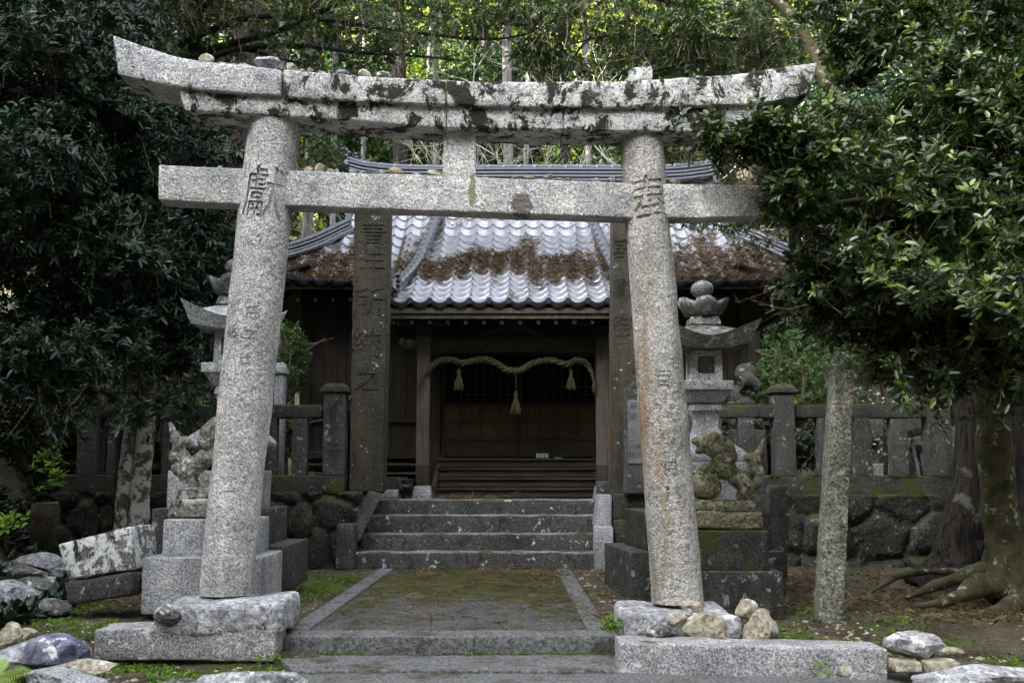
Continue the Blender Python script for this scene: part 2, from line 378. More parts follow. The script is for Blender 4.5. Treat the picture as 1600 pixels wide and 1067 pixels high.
def rosettes(Cn, axis, k, L, W, el=(35, 85), droop=.12, rng=RNG):
    N = len(Cn); axis = nrm(axis)
    ref = np.where(np.abs(axis[:, 2:3]) < .9, np.array([[0, 0, 1.]]), np.array([[1., 0, 0]]))
    u = nrm(np.cross(axis, ref)); v = np.cross(axis, u)
    ph = rng.uniform(0, 6.28, (N, 1))+np.arange(k)*2.4+rng.normal(0, .25, (N, k))
    e = np.radians(rng.uniform(el[0], el[1], (N, k)))
    A = axis[:, None, :]
    d = np.cos(e)[..., None]*A+np.sin(e)[..., None]*(np.cos(ph)[..., None]*u[:, None]+np.sin(ph)[..., None]*v[:, None])
    d = nrm(d)
    n_ = nrm(A-d*np.sum(A*d, -1, keepdims=True)+rng.normal(0, .18, d.shape)); n_ = nrm(n_-d*np.sum(n_*d, -1, keepdims=True))
    s_ = np.cross(d, n_)
    l = (L*rng.uniform(.6, 1.15, (N, k)))[..., None]; w_ = l*(W/L)*rng.uniform(.8, 1.15, (N, k))[..., None]
    b = Cn[:, None, :]-A*(rng.uniform(0, .6, (N, k))[..., None]*L)+d*l*.12
    dn = np.array([0, 0, -1.])
    P0 = b; Pt = b+d*l+dn*l*droop
    l1 = b+d*l*.33+s_*w_*.46+n_*w_*.16; l2 = b+d*l*.72+s_*w_*.38+n_*w_*.12+dn*l*droop*.4
    r1 = b+d*l*.33-s_*w_*.46+n_*w_*.16; r2 = b+d*l*.72-s_*w_*.38+n_*w_*.12+dn*l*droop*.4
    V = np.stack([P0, l1, l2, Pt, r2, r1], axis=2).reshape(-1, 3)
    M = N*k; i0 = np.arange(M)[:, None]*6
    Fq = np.concatenate([i0+np.array([[0, 1, 2, 3]]), i0+np.array([[0, 3, 4, 5]])])
    base = rng.uniform(0, 1, (N, 1)); r = np.clip(base*.5+rng.uniform(0, 1, (N, k))*.5+(rng.uniform(0, 1, (N, 1)) > .93)*.5, 0, 1)
    return V, Fq, np.repeat(r.ravel(), 6)
def merge(parts):
    V = []; Fq = []; R = []; n = 0
    for v, f, r in parts: V.append(v); Fq.append(f+n); R.append(r); n += len(v)
    return np.concatenate(V), np.concatenate(Fq), np.concatenate(R)
def nz3(p, f, seed=0):
    q = p*f+seed*13.7
    return np.array([noise.noise(Vector(x)) for x in q])
def blobpts(blobs, n, freq=1.6, thr=-.15, seed=1, shell=.35):
    """points in ellipsoid blobs [(px,py,Y,rx_px,rz_px,ry_m)] thinned by noise; returns points, outward dirs"""
    rng = np.random.default_rng(seed)
    B = [(np.array(P(px, py, Y)), np.array([rx*S(Y), ry, rz*S(Y)])) for px, py, Y, rx, rz, ry in blobs]
    vol = np.array([b[1].prod()**.75 for b in B]); cnt = rng.multinomial(n, vol/vol.sum())
    pts = []; out = []
    for (c, r), m in zip(B, cnt):
        d = nrm(rng.normal(0, 1, (m, 3))); q = d*(rng.uniform(0, 1, (m, 1))**shell)
        pts.append(c+q*r); out.append(d)
    p = np.concatenate(pts); o = np.concatenate(out); g = nz3(p, freq, seed)
    keep = g > thr
    return p[keep], o[keep]
def twigs(name, Cn, axis, mat, parent, frac=.25, L=.35, r=.003, seed=2, sag=.1):
    rng = np.random.default_rng(seed); sel = rng.uniform(0, 1, len(Cn)) < frac
    c = Cn[sel]; a = nrm(axis[sel]+rng.normal(0, .35, (sel.sum(), 3))); n = len(c)
    if n == 0: return
    Ls = rng.uniform(.5, 1.3, (n, 1))*L; k = 4; V = []
    u = nrm(np.cross(a, np.array([[.3, .2, 1.]]))); v = np.cross(a, u)
    bend = rng.normal(0, .12, (n, 3))
    for i in range(k):
        t = i/(k-1); p = c-a*Ls*t+bend*Ls*t*t+np.array([0, 0, -sag])*Ls*t*t
        rr = r*(.6+1.1*t)
        for j in range(3):
            an = 2.094*j; V.append(p+(u*math.cos(an)+v*math.sin(an))*rr)
    V = np.stack(V, 1).reshape(-1, 3); F_ = []
    for i in range(k-1):
        for j in range(3): F_.append([i*3+j, i*3+(j+1) % 3, (i+1)*3+(j+1) % 3, (i+1)*3+j])
    F_ = (np.arange(n)[:, None, None]*(3*k)+np.array(F_)[None]).reshape(-1, 4)
    return npmesh(name, V, F_, mat, parent)
def blades(name, p, L, W, mat, up=.9, parent=None, seed=3, loc=(0, 0, 0), kind=None, label=None, cat=None, curve=.3):
    """grass or needles: thin two-segment blades"""
    rng = np.random.default_rng(seed); n = len(p)
    d = nrm(np.concatenate([rng.normal(0, 1, (n, 2)), np.abs(rng.normal(up, .35, (n, 1)))], 1))
    l = rng.uniform(.5, 1.2, (n, 1))*L; s_ = nrm(np.cross(d, rng.normal(0, 1, (n, 3))))*W*.5
    m_ = p+d*l*.55; t = p+d*l+np.array([0, 0, -curve])*l*.5+rng.normal(0, .12, (n, 3))*l
    V = np.stack([p-s_, p+s_, m_+s_*.8, m_-s_*.8, t+s_*.15, t-s_*.15], 1).reshape(-1, 3)
    i0 = np.arange(n)[:, None]*6; Fq = np.concatenate([i0+np.array([[0, 1, 2, 3]]), i0+np.array([[3, 2, 4, 5]])])
    o = npmesh(name, V, Fq, mat, parent, loc, np.repeat(rng.uniform(0, 1, n), 6))
    if kind: tag(o, label, cat, kind=kind)
    return o
# ------------------------------------------------------------------ ground and terraces
def sm(a, b, x): t = min(1, max(0, (x-a)/(b-a))); return t*t*(3-2*t)
def gz(x, y):
    yl = 7.1 if x < -.2 else 6.68
    z = -.14+.15*sm(yl+.02, yl+.35, y)
    if x > 2.3: z = -.12+.12*sm(6.7, 8.2, y)
    if x < -2.75: z = -.14+.16*sm(6.6, 7.7, y)
    z += .022*noise.noise(Vector((x*1.3, y*1.3, 0)))+.008*noise.noise(Vector((x*6, y*6, 3)))
    if abs(x) < 2.6 and y > 12.3: z -= .1
    if 7.3 < y < 12.4:
        f = (y-7.37)/4.93
        if -1.575+.04+(.077)*f < x < .68-.04-.02*f: z = -.1
    if 5.3 < y < 7.45 and -1.27 < x < .76: z = -.26
    if 5.3 < y < 6.72 and -1.27 < x < 2.35: z = -.26
    xb = -3.6-.38*(min(max(y, 8.4), 14)-8.4); d = xb-x
    if d > 0:
        h = 1.25*d*sm(0, 1.2, d); fade = 1-sm(14, 21, y)
        h = min(h, 22)*fade  # tall hill above the bank is added, out of view, to block the sun
        z += h+.25*noise.noise(Vector((x*.8, y*.8, 1)))*min(1, d)*fade
    if x > 9: z += (x-9)*.35
    if y > 23: z += .7+(y-23)*.52*(1-.4*sm(40, 60, y))+.4*noise.noise(Vector((x*.2, y*.2, 4)))
    return z
def axis(segs):
    out = []
    for a, b, s_ in segs:
        n = max(1, int((b-a)/s_)); out += [a+(b-a)*i/n for i in range(n)]
    return out+[segs[-1][1]]
xs = axis([(-60, -12, 3), (-12, -6, .5), (-6, 4.5, .07), (4.5, 12, .5), (12, 60, 4)])
ys = axis([(-60, -4, 4), (-4, 5.8, .6), (5.8, 12.6, .07), (12.6, 30, .8), (30, 90, 4)])
V = np.array([(x, y, gz(x, y)) for y in ys for x in xs]); nx = len(xs)
ii = (np.arange(len(ys)-1)[:, None]*nx+np.arange(nx-1)[None]).ravel()
Fq = np.stack([ii, ii+1, ii+1+nx, ii+nx], 1)
s = NT('forest_floor', .95, .15)
a = s.noise(2.2, 9, .7); b = s.noise(38, 5, .7); g = s.vor(55)
c = s.mix(s.rng(a, .4, .62), (.045, .032, .022), (.105, .088, .066)); c = s.scale(c, s.rng(b, .3, .7, .45, 1.6))
c = s.mix(s.math('MULTIPLY', s.rng(g, .30, .22), s.rng(s.noise(5, 5, .6, off=3), .42, .58)), c, s.mix(b, (.13, .12, .11), (.34, .32, .28)))
c = s.mix(s.rng(s.noise(1.7, 10, .72, off=12), .52, .60, 0, .85), c, s.mix(b, (.03, .05, .01), (.10, .14, .03)))
s.col(c); s.bump(s.math('ADD', b, s.rng(g, .4, 0)), .8, .02); G['soil'] = s.m
ground = npmesh('ground', V, Fq, G['soil'], smooth=True); tag(ground, kind='structure')
mb = MB()
for a_, b_, c_, d_ in ((-5.6, -1.76, 12.8, 11), (.99, 16, 12.8, 11), (-1.755, .985, 13.5, 10.3)): hexa(mb, [(a_, c_, .1), (b_, c_, .1), (b_, c_, .715), (a_, c_, .715)], d_, r=.01, step=1.5)
tag(mb.build('shrine_terrace', G['soil'], loc=(0, 12.8, .2)), kind='structure')
# path
s = NT('path_concrete', .9, .2)
g = s.vor(48); b = s.noise(38, 5, .75); a = s.noise(2.5, 8, .7)
c = s.mix(s.rng(g, .12, .35), (.30, .295, .285), (.12, .12, .115)); c = s.scale(c, s.rng(b, .34, .66, .35, 1.65)); c = s.scale(c, s.rng(a, .3, .7, .7, 1.2))
y_ = s.px(1); mk = s.math('ADD', s.noise(2.4, 11, .74, off=6), s.rng(y_, 7.6, 10.2, -.09, .105))
c = s.mix(s.rng(mk, .49, .56), c, s.scale(s.mix(s.noise(34, 4, .7), (.028, .038, .008), (.13, .125, .03)), s.rng(s.noise(6, 4, off=3), .3, .7, .5, 1.4)))
c = s.mix(s.rng(s.noise(5, 10, .75, off=21), .52, .60, 0, .8), c, (.05, .036, .022))
s.col(c); s.bump(s.math('ADD', s.rng(g, .3, .0), s.math('ADD', b, s.noise(9, 5))), 1.0, .03); G['path'] = s.m
s = NT('path_edge', .9, .2); b = s.noise(42, 5, .78); c = s.mix(s.rng(b, .36, .64), (.06, .06, .058), (.34, .34, .34))
c = s.mix(s.rng(s.noise(4, 10, .75, off=21), .50, .62, 0, .8), c, (.06, .058, .028)); s.col(c); s.bump(s.math('ADD', b, s.noise(11, 5)), 1.0, .03); G['pathedge'] = s.m
xl0, xr0 = P(430, 1000, 7.2).x, P(967, 1000, 7.2).x
xl0, xr0 = -1.55, .72
Lf, Rt = P(455, 990, 7.37).x, P(950, 990, 7.37).x
path = MB(); ew = .16
xA, xB = P(590, 882, 12.15).x, P(892, 882, 12.15).x
xC, xD = X(437, 7.37), X(957, 7.37)
def strip(mb, a0, a1, b0, b1, y0, y1, zt, zb, **k):
    def m(u, v, w_):
        y = y0+(y1-y0)*v; xa = a0+(b0-a0)*v; xb_ = a1+(b1-a1)*v
        return Vector((xa+(xb_-xa)*u, y, zb+(zt-zb)*w_))
    grid_box(mb, (a1-a0, y1-y0, zt-zb), .012, .12, m, **k)
pt = thing('stone_path', (-.3, 9.7, 0), '', '')
tag(pt, kind='structure')
strip(path, xC+ew, xD-ew, xA+ew, xB-ew, 7.68, 12.32, .0, -.12, amp=.003, freq=2)
path.build('slab', G['path'], pt)
e = MB(); strip(e, xC, xC+ew-.004, xA, xA+ew-.004, 7.68, 12.3, .014, -.12, amp=.002); e.build('edging', G['pathedge'], pt)
e = MB(); strip(e, xD-ew+.004, xD, xB-ew+.004, xB, 7.68, 12.3, .012, -.12, amp=.004); e.build('edging', G['pathedge'], pt)
e = MB()
strip(e, xC-.02, -.25, xC-.02, -.25, 7.37, 7.675, .010, -.13, amp=.006, seed=2); strip(e, -.245, xD+.03, -.245, xD+.03, 7.37, 7.675, .012, -.13, amp=.006, seed=3)
e.build('front_edging', G['pathedge'], pt)
e = MB(); a0, a1 = X(468, 6.8), X(1003, 6.8); strip(e, a0, a1, X(437, 7.37), X(985, 7.37), 6.80, 7.365, -.105, -.2, amp=.008, freq=2)
tag(e.build('path_lower_slab', G['pathedge'], loc=(0, 7, -.15)), kind='structure')
e = MB(); strip(e, X(462, 6.3), X(1480, 6.3), X(470, 6.79), X(1440, 6.79), 5.4, 6.79, -.120, -.24, amp=.008, freq=2)
tag(e.build('path_front_slab', G['pathedge'], loc=(0, 6, -.2)), kind='structure')
# ------------------------------------------------------------------ stone stairs
st_ = thing('stone_steps', (X(745, 12.4), 12.4, 0), 'four broad mossy granite steps climbing from the path to the shrine terrace', 'steps')
edges = [(863, 12.35, 553, 930), (834, 12.68, 565, 929), (805, 13.0, 575, 931), (781, 13.32, 584, 934)]
zb = -.05
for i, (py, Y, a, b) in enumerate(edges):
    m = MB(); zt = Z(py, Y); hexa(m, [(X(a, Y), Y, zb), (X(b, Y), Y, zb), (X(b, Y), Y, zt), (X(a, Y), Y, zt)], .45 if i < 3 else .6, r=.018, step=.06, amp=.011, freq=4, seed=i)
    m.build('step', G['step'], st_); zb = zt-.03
# cheek stones
def single(name, mb, mat, label, cat, group=None):
    o = mb.build(name, mat, loc=tuple(np.mean(np.array(mb.v), axis=0)*[1, 1, 0]+[0, 0, np.array(mb.v)[:, 2].min()]))
    return tag(o, label, cat, group)
m = MB(); pbox(m, 527, 555, 819, 890, 12.2, .3, r=.012, amp=.006)
single('cheek_block', m, G['granite_dark'], 'short square granite block at the foot of the steps, left of them', 'stone block')
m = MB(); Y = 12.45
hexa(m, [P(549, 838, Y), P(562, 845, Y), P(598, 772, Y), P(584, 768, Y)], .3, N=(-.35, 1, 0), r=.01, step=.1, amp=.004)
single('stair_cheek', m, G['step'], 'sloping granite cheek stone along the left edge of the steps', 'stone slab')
m = MB(); pbox(m, 565, 597, 747, 772, 12.9, .3, r=.012, amp=.008)
single('cheek_block', m, G['granite_dark'], 'small rough block at the foot of the tall inscribed pillar left of the steps', 'stone block')
m = MB(); pbox(m, 929, 957, 823, 893, 12.2, .3, r=.012, amp=.006)
single('cheek_block', m, G['granite'], 'upright pale granite block at the foot of the steps, right of them', 'stone block')
m = MB(); Y = 12.5; hexa(m, [P(930, 823, Y), P(956, 823, Y), P(956, 773, Y), P(937, 773, Y)], .5, r=.01, step=.1, amp=.006)
single('stair_cheek', m, G['granite'], 'pale granite cheek stone along the right edge of the steps', 'stone slab')
m = MB(); pbox(m, 934, 958, 752, 773, 12.9, .3, r=.012, amp=.008)
single('cheek_block', m, G['granite_dark'], 'dark stone block capping the right edge of the steps beside the shrine porch', 'stone block')
# ------------------------------------------------------------------ rubble retaining walls
def rubble(name, x0, x1, Y, z0, z1, cell, mat, label, step=.035, depth=.12, seed=1, flat=1.0, thick=.35):
    rng = np.random.default_rng(seed)
    nx_, nz_ = int((x1-x0)/step)+1, int((z1-z0)/step)+1
    gx, gz_ = np.meshgrid(np.linspace(x0, x1, nx_), np.linspace(z0, z1, nz_))
    cx = np.arange(x0-cell, x1+cell, cell); cz = np.arange(z0-cell*flat, z1+cell*flat, cell*flat)
    sx_, sz_ = np.meshgrid(cx, cz); sx_ = sx_+(np.arange(len(cz)) % 2)[:, None]*cell*.5
    sx_ = (sx_+rng.uniform(-.46, .46, sx_.shape)*cell).ravel(); sz_ = (sz_+rng.uniform(-.42, .42, sz_.shape)*cell*flat).ravel(); h = rng.uniform(-.3, .35, len(sx_)); tl = rng.normal(0, .35, (len(sx_), 2))
    p = np.stack([gx.ravel(), gz_.ravel()/flat], 1); q = np.stack([sx_, sz_/flat], 1)
    p = p+.04*np.array([[noise.noise(Vector((a*4, b*4, 1))), noise.noise(Vector((a*4, b*4, 7)))] for a, b in p])
    D = np.sqrt(((p[:, None]-q[None])**2).sum(-1)); o = np.argsort(D, 1)[:, :2]; ar = np.arange(len(p))
    d = D[ar, o[:, 1]]-D[ar, o[:, 0]]; b = np.clip(d/(cell*.28), 0, 1)**.5
    dd = p-q[o[:, 0]]
    y = Y+depth*(1-b)-depth*.5*h[o[:, 0]]*b-(dd*tl[o[:, 0]]).sum(1)*b*.35
    y += np.array([noise.noise(Vector((a*5, b_*5, 3)))*.02+noise.noise(Vector((a*15, b_*15, 3)))*.008 for a, b_ in p])
    V = np.stack([gx.ravel(), y, gz_.ravel()], 1)
    Vt = V[-nx_:].copy(); Vt[:, 1] = Y+thick; V = np.concatenate([V, Vt])
    i = (np.arange(nz_)[:, None]*nx_+np.arange(nx_-1)[None]).ravel()
    Fq = np.stack([i, i+1, i+1+nx_, i+nx_], 1)
    ob = npmesh(name, V, Fq, mat, loc=((x0+x1)/2, Y, z0), smooth=True)
    return tag(ob, label, 'wall')
YW = 12.55
rubble('rubble_wall', X(95, YW), X(566, YW), YW, -.15, Z(768, YW), .36, G['rubble'], 'dark mossy rubble retaining wall under the stone fence left of the steps', seed=3)
rubble('rubble_wall', X(957, YW), X(1800, YW), YW, -.15, Z(772, YW), .50, G['rubble'], 'dark rubble retaining wall of big irregular stones right of the steps', seed=8)
rubble('dry_stone_wall', X(60, 15), X(400, 15), 15, .6, Z(600, 15), .34, G['rubble'], 'stacked dry stone wall showing through the gaps of the left stone fence', seed=5, flat=.42, depth=.1)
rubble('lichen_terrace_wall', X(1300, 21), X(1560, 21), 21, .6, Z(572, 21), .6, G['granite_dark'], 'pale lichened terrace wall far behind the right stone fence', seed=6, step=.08)
# ------------------------------------------------------------------ carved writing
def cut_text(ob, items, depth=.02, bend=0):
    """items: (char, world position, size m, right vector, up vector)"""
    V = []; Fs = []; ms = []
    for ch, pos, size, right, up in items:
        cu = bpy.data.curves.new('c', 'FONT'); cu.body = ch; cu.size = size; cu.extrude = depth; cu.align_x = 'CENTER'; cu.align_y = 'CENTER'; cu.resolution_u = 2
        to = bpy.data.objects.new('c', cu); C.collection.objects.link(to)
        r = Vector(right).normalized(); n_ = r.cross(Vector(up)).normalized(); u = n_.cross(r)
        to.matrix_world = Matrix(((r.x, u.x, n_.x, pos[0]), (r.y, u.y, n_.y, pos[1]), (r.z, u.z, n_.z, pos[2]), (0, 0, 0, 1)))
        bpy.context.view_layer.update()
        dg = bpy.context.evaluated_depsgraph_get(); me = bpy.data.meshes.new_from_object(to.evaluated_get(dg))
        if bend:
            b = bmesh.new(); b.from_mesh(me)
            for k in range(-8, 9): bmesh.ops.bisect_plane(b, geom=b.verts[:]+b.edges[:]+b.faces[:], plane_co=(k*.03+.001, 0, 0), plane_no=(1, 0, 0))
            bmesh.ops.triangulate(b, faces=b.faces[:]); b.to_mesh(me); b.free()
            for v in me.vertices: v.co.x *= .72; v.co.z -= bend-math.sqrt(max(0, bend**2-v.co.x**2))
        me.transform(to.matrix_world); n0 = len(V)
        V += [tuple(v.co) for v in me.vertices]; Fs += [tuple(i+n0 for i in p.vertices) for p in me.polygons]
        bpy.data.objects.remove(to); bpy.data.curves.remove(cu); bpy.data.meshes.remove(me)
    me = bpy.data.meshes.new('cut'); me.from_pydata(V, [], Fs); me.update()
    b = bmesh.new(); b.from_mesh(me); bmesh.ops.remove_doubles(b, verts=b.verts, dist=1e-5); bmesh.ops.recalc_face_normals(b, faces=b.faces); b.to_mesh(me); b.free()
    co = bpy.data.objects.new('cut', me); C.collection.objects.link(co)
    md = ob.modifiers.new('b', 'BOOLEAN'); md.operation = 'DIFFERENCE'; md.object = co; md.solver = 'EXACT'; md.use_self = True
    bpy.context.view_layer.update(); dg = bpy.context.evaluated_depsgraph_get()
    new = bpy.data.meshes.new_from_object(ob.evaluated_get(dg)); n_old = len(ob.data.vertices)
    ob.modifiers.clear()
    print('CARVE', ob.name, n_old, len(new.vertices))
    if len(new.vertices) > n_old*.9: ob.data = new; 
    ob.data.shade_smooth() if hasattr(ob.data, 'shade_smooth') else None
    at = ob.data.attributes.new('sharp_face', 'BOOLEAN', 'FACE') if 'sharp_face' not in ob.data.attributes else None
    try: ob.data.set_sharp_from_angle(angle=math.radians(38))
    except Exception as ex: print(ex)
    bpy.data.objects.remove(co)
# ------------------------------------------------------------------ torii
K = .040; Y0 = 7.6; NP = Vector((-K, 1, 0)).normalized()
def T(px, py, dy=0): return P(px, py, Y0+dy, K)
tor = thing('torii_gate', T(705, 930), 'large weathered granite torii gate with two leaning round pillars at the head of the path', 'shrine gate')
def pillar(b, t, rb, rm, rt, mat, seed):
    m = MB(); n = 70; vs = []; fs = []; q = 72
    pb, pt_ = T(*b), T(*t)
    for i in range(n+1):
        f = i/n; c = pb.lerp(pt_, f); r = (rb*(1-f)*(1-2*f)+4*rm*f*(1-f)+rt*f*(2*f-1))*S(7.6)
        if i == 0: r *= .99
        for j in range(q):
            a = 2*math.pi*j/q; d = Vector((math.cos(a), math.sin(a), 0)); p = c+d*r
            p = p+d*(noise.noise(p*3+Vector((seed, 0, 0)))*.010+noise.noise(p*22)*.0032)
            vs.append(p)
    for i in range(n):
        for j in range(q): fs.append((i*q+j, i*q+(j+1) % q, (i+1)*q+(j+1) % q, (i+1)*q+j))
    fs.append(tuple(range(q))[::-1]); fs.append(tuple(n*q+j for j in range(q)))
    m.add(vs, fs); return m.build('pillar', mat, tor), pb, pt_
def surf(pb, pt_, py, dx_px, rpx):
    """point on the front of a pillar at photo height py, dx_px right of its axis"""
    for k in range(61):
        c = pb.lerp(pt_, k/60)
        if (c.z-CAMZ) >= (Z(py, 7.5)-CAMZ): break
    r = rpx*S(7.6); dx = dx_px*S(7.6)
    nr = Vector((dx/r, -math.sqrt(max(0, 1-(dx/r)**2)), 0))
    return c+nr*r, nr
pl, a, b = pillar((352, 928), (429, 186), 38.5, 41.5, 40, G['torii'], 1)
ax = (b-a).normalized(); items = []
p, nr = surf(a, b, 322, 4, 41); items.append(('獻', p, .40, Vector((1, .06, -.12)), ax))
cut_text(pl, items, .020, .18)
items = []
for k, ch in enumerate('氏子中'):
    p, nr = surf(a, b, 500+k*38, 8, 41); items.append((ch, p, .13, Vector((1, .10, 0)), ax))
for k, ch in enumerate('世話人'):
    p, nr = surf(a, b, 490+k*36, -22, 41); r = Vector((-nr.y, nr.x, 0)); items.append((ch, p, .10, r, ax))
for k, ch in enumerate('大正四年'):
    p, nr = surf(a, b, 640+k*62, -2, 41); items.append((ch, p, .13, Vector((1, .05, 0)), ax))
cut_text(pl, items, .006)
pr, a, b = pillar((1059, 941), (1000, 196), 39.5, 37.2, 34, G['torii_r'], 4)
ax = (b-a).normalized()
p, nr = surf(a, b, 330, 2, 35.5); cut_text(pr, [('奉', p, .40, Vector((1, .02, .16)), ax)], .020, .155)
items = []
for k, ch in enumerate('百度吉日建之'):
    p, nr = surf(a, b, 600+k*46, 0, 37); items.append((ch, p, .13, Vector((1, .0, 0)), ax))
for k, ch in enumerate('石工何某'):
    p, nr = surf(a, b, 575+k*44, 21, 37); r = Vector((-nr.y, nr.x, 0)); items.append((ch, p, .09, r, ax))
cut_text(pr, items, .006)
def beam(name, st, dy, depth, mat, seed=0, r=.018, amp=.007, slant=(0, 0), step=.05, back=0.0):
    """st = [(px, top, bottom)] front outline in the photo; slant = px shift of the bottom corner at each end"""
    m = MB(); L = (T(st[-1][0], 200, dy)-T(st[0][0], 200, dy)).length
    xs_ = [q[0] for q in st]; h = (T(st[0][0], st[0][1], dy)-T(st[0][0], st[0][2], dy)).length
    def mp(u, v, w_):
        px = xs_[0]+(xs_[-1]-xs_[0])*u
        t_ = np.interp(px, xs_, [q[1] for q in st]); b_ = np.interp(px, xs_, [q[2] for q in st])
        sh = (slant[0]*max(0, 1-u*6)+slant[1]*max(0, 1-(1-u)*6))*(1-w_)
        p = T(px+sh, b_+(t_-b_)*w_, dy)
        return p+NP*v*depth+Vector((0, 0, -back*w_*v*depth))
    grid_box(m, (L, depth, h), r, step, mp, amp, 4, seed)
    return m.build(name, mat, tor)
def sm_st(pts, n=8):
    s_ = spline([(a, b, c) for a, b, c in pts], n); return [(v.x, v.y, v.z) for v in s_]
kas = sm_st([(176, 55, 116), (285, 90, 137), (400, 104, 147), (520, 114, 156), (697, 125, 164), (880, 127, 168), (1000, 125, 168), (1120, 117, 165), (1200, 108, 160), (1279, 96, 149)])
j = [q for q in kas if q[0] <= 440]; beam('top_beam', j+[(440, 107.6, 150)], -.235, .47, G['kasagi_l'], 1, slant=(8, 0), back=.16)
beam('top_beam', [(441.2, 107.7, 150.1)]+[q for q in kas if 441.2 < q[0] < 696.5]+[(696.5, 125, 164)], -.237, .47, G['kasagi'], 2, back=.16)
beam('top_beam', [(697.8, 124.5, 164)]+[q for q in kas if q[0] > 699], -.235, .47, G['kasagi'], 3, slant=(0, -16), back=.16)
shi = [(277, 138.5, 173), (400, 147.5, 179), (533, 157.5, 187), (697, 165, 200)]
beam('lintel_beam', shi, -.19, .38, G['kasagi'], 4, slant=(13, 0))
beam('lintel_beam', [(698.2, 165, 200), (880, 169.3, 203.5)], -.192, .38, G['kasagi'], 5)
beam('lintel_beam', [(881.2, 169.3, 203.5), (1000, 169.3, 205), (1182, 162, 205)], -.19, .38, G['kasagi'], 6, slant=(0, -12))
for k, (a, b) in enumerate((((247, 257.5, 313), (402, 264, 320)), ((404, 264, 320), (1012, 286.5, 341)), ((1014, 287, 341.5), (1187, 289, 338)))):
    beam('tie_beam', [a, b], -.10, .2, G['torii'], 7+k, r=.012, amp=.005)
m = MB(); hexa(m, [T(692, 277, -.10), T(744, 277.5, -.10), T(743, 196, -.10), T(692, 196, -.10)], .2, N=NP, r=.012, step=.05, amp=.005)
m.build('centre_strut', G['torii'], tor)
# stone blocks under and beside the pillars
m = MB(); Y = 7.12
hexa(m, [P(236, 992, Y), P(441, 992, Y), P(440, 940, Y), P(240, 948, Y)], .62, r=.03, step=.05, amp=.028, freq=3.2, seed=3)
single('pillar_base_stone', m, G['rock'], 'broad rough grey slab carrying the left torii pillar', 'stone slab')
m = MB(); hexa(m, [P(145, 1031, 7.13), P(428, 1033, 7.13), P(432, 976, 7.13), P(147, 984, 7.13)], .34, r=.015, step=.05, amp=.008, seed=5)
single('kerb_stone', m, G['kerb'], 'long dressed kerb stone in front of the left pillar base', 'kerb stone')
m = MB(); hexa(m, [P(966, 1062, 6.79), P(1389, 1074, 6.58), P(1388, 1014, 6.58), P(968, 1004, 6.79)], .32, r=.015, step=.05, amp=.007, seed=6)
single('kerb_stone', m, G['kerb'], 'long dressed kerb stone in front of the right pillar base, right of the path', 'kerb stone')
m = MB(); hexa(m, [P(975, 1008, 7.12), P(1158, 1008, 7.12), P(1160, 962, 7.12), P(972, 958, 7.12)], .78, r=.06, step=.04, amp=.035, freq=3, seed=5)
o_ = single('pillar_base_rock', m, G['rock'], 'broad flat topped grey boulder carrying the right torii pillar', 'boulder')
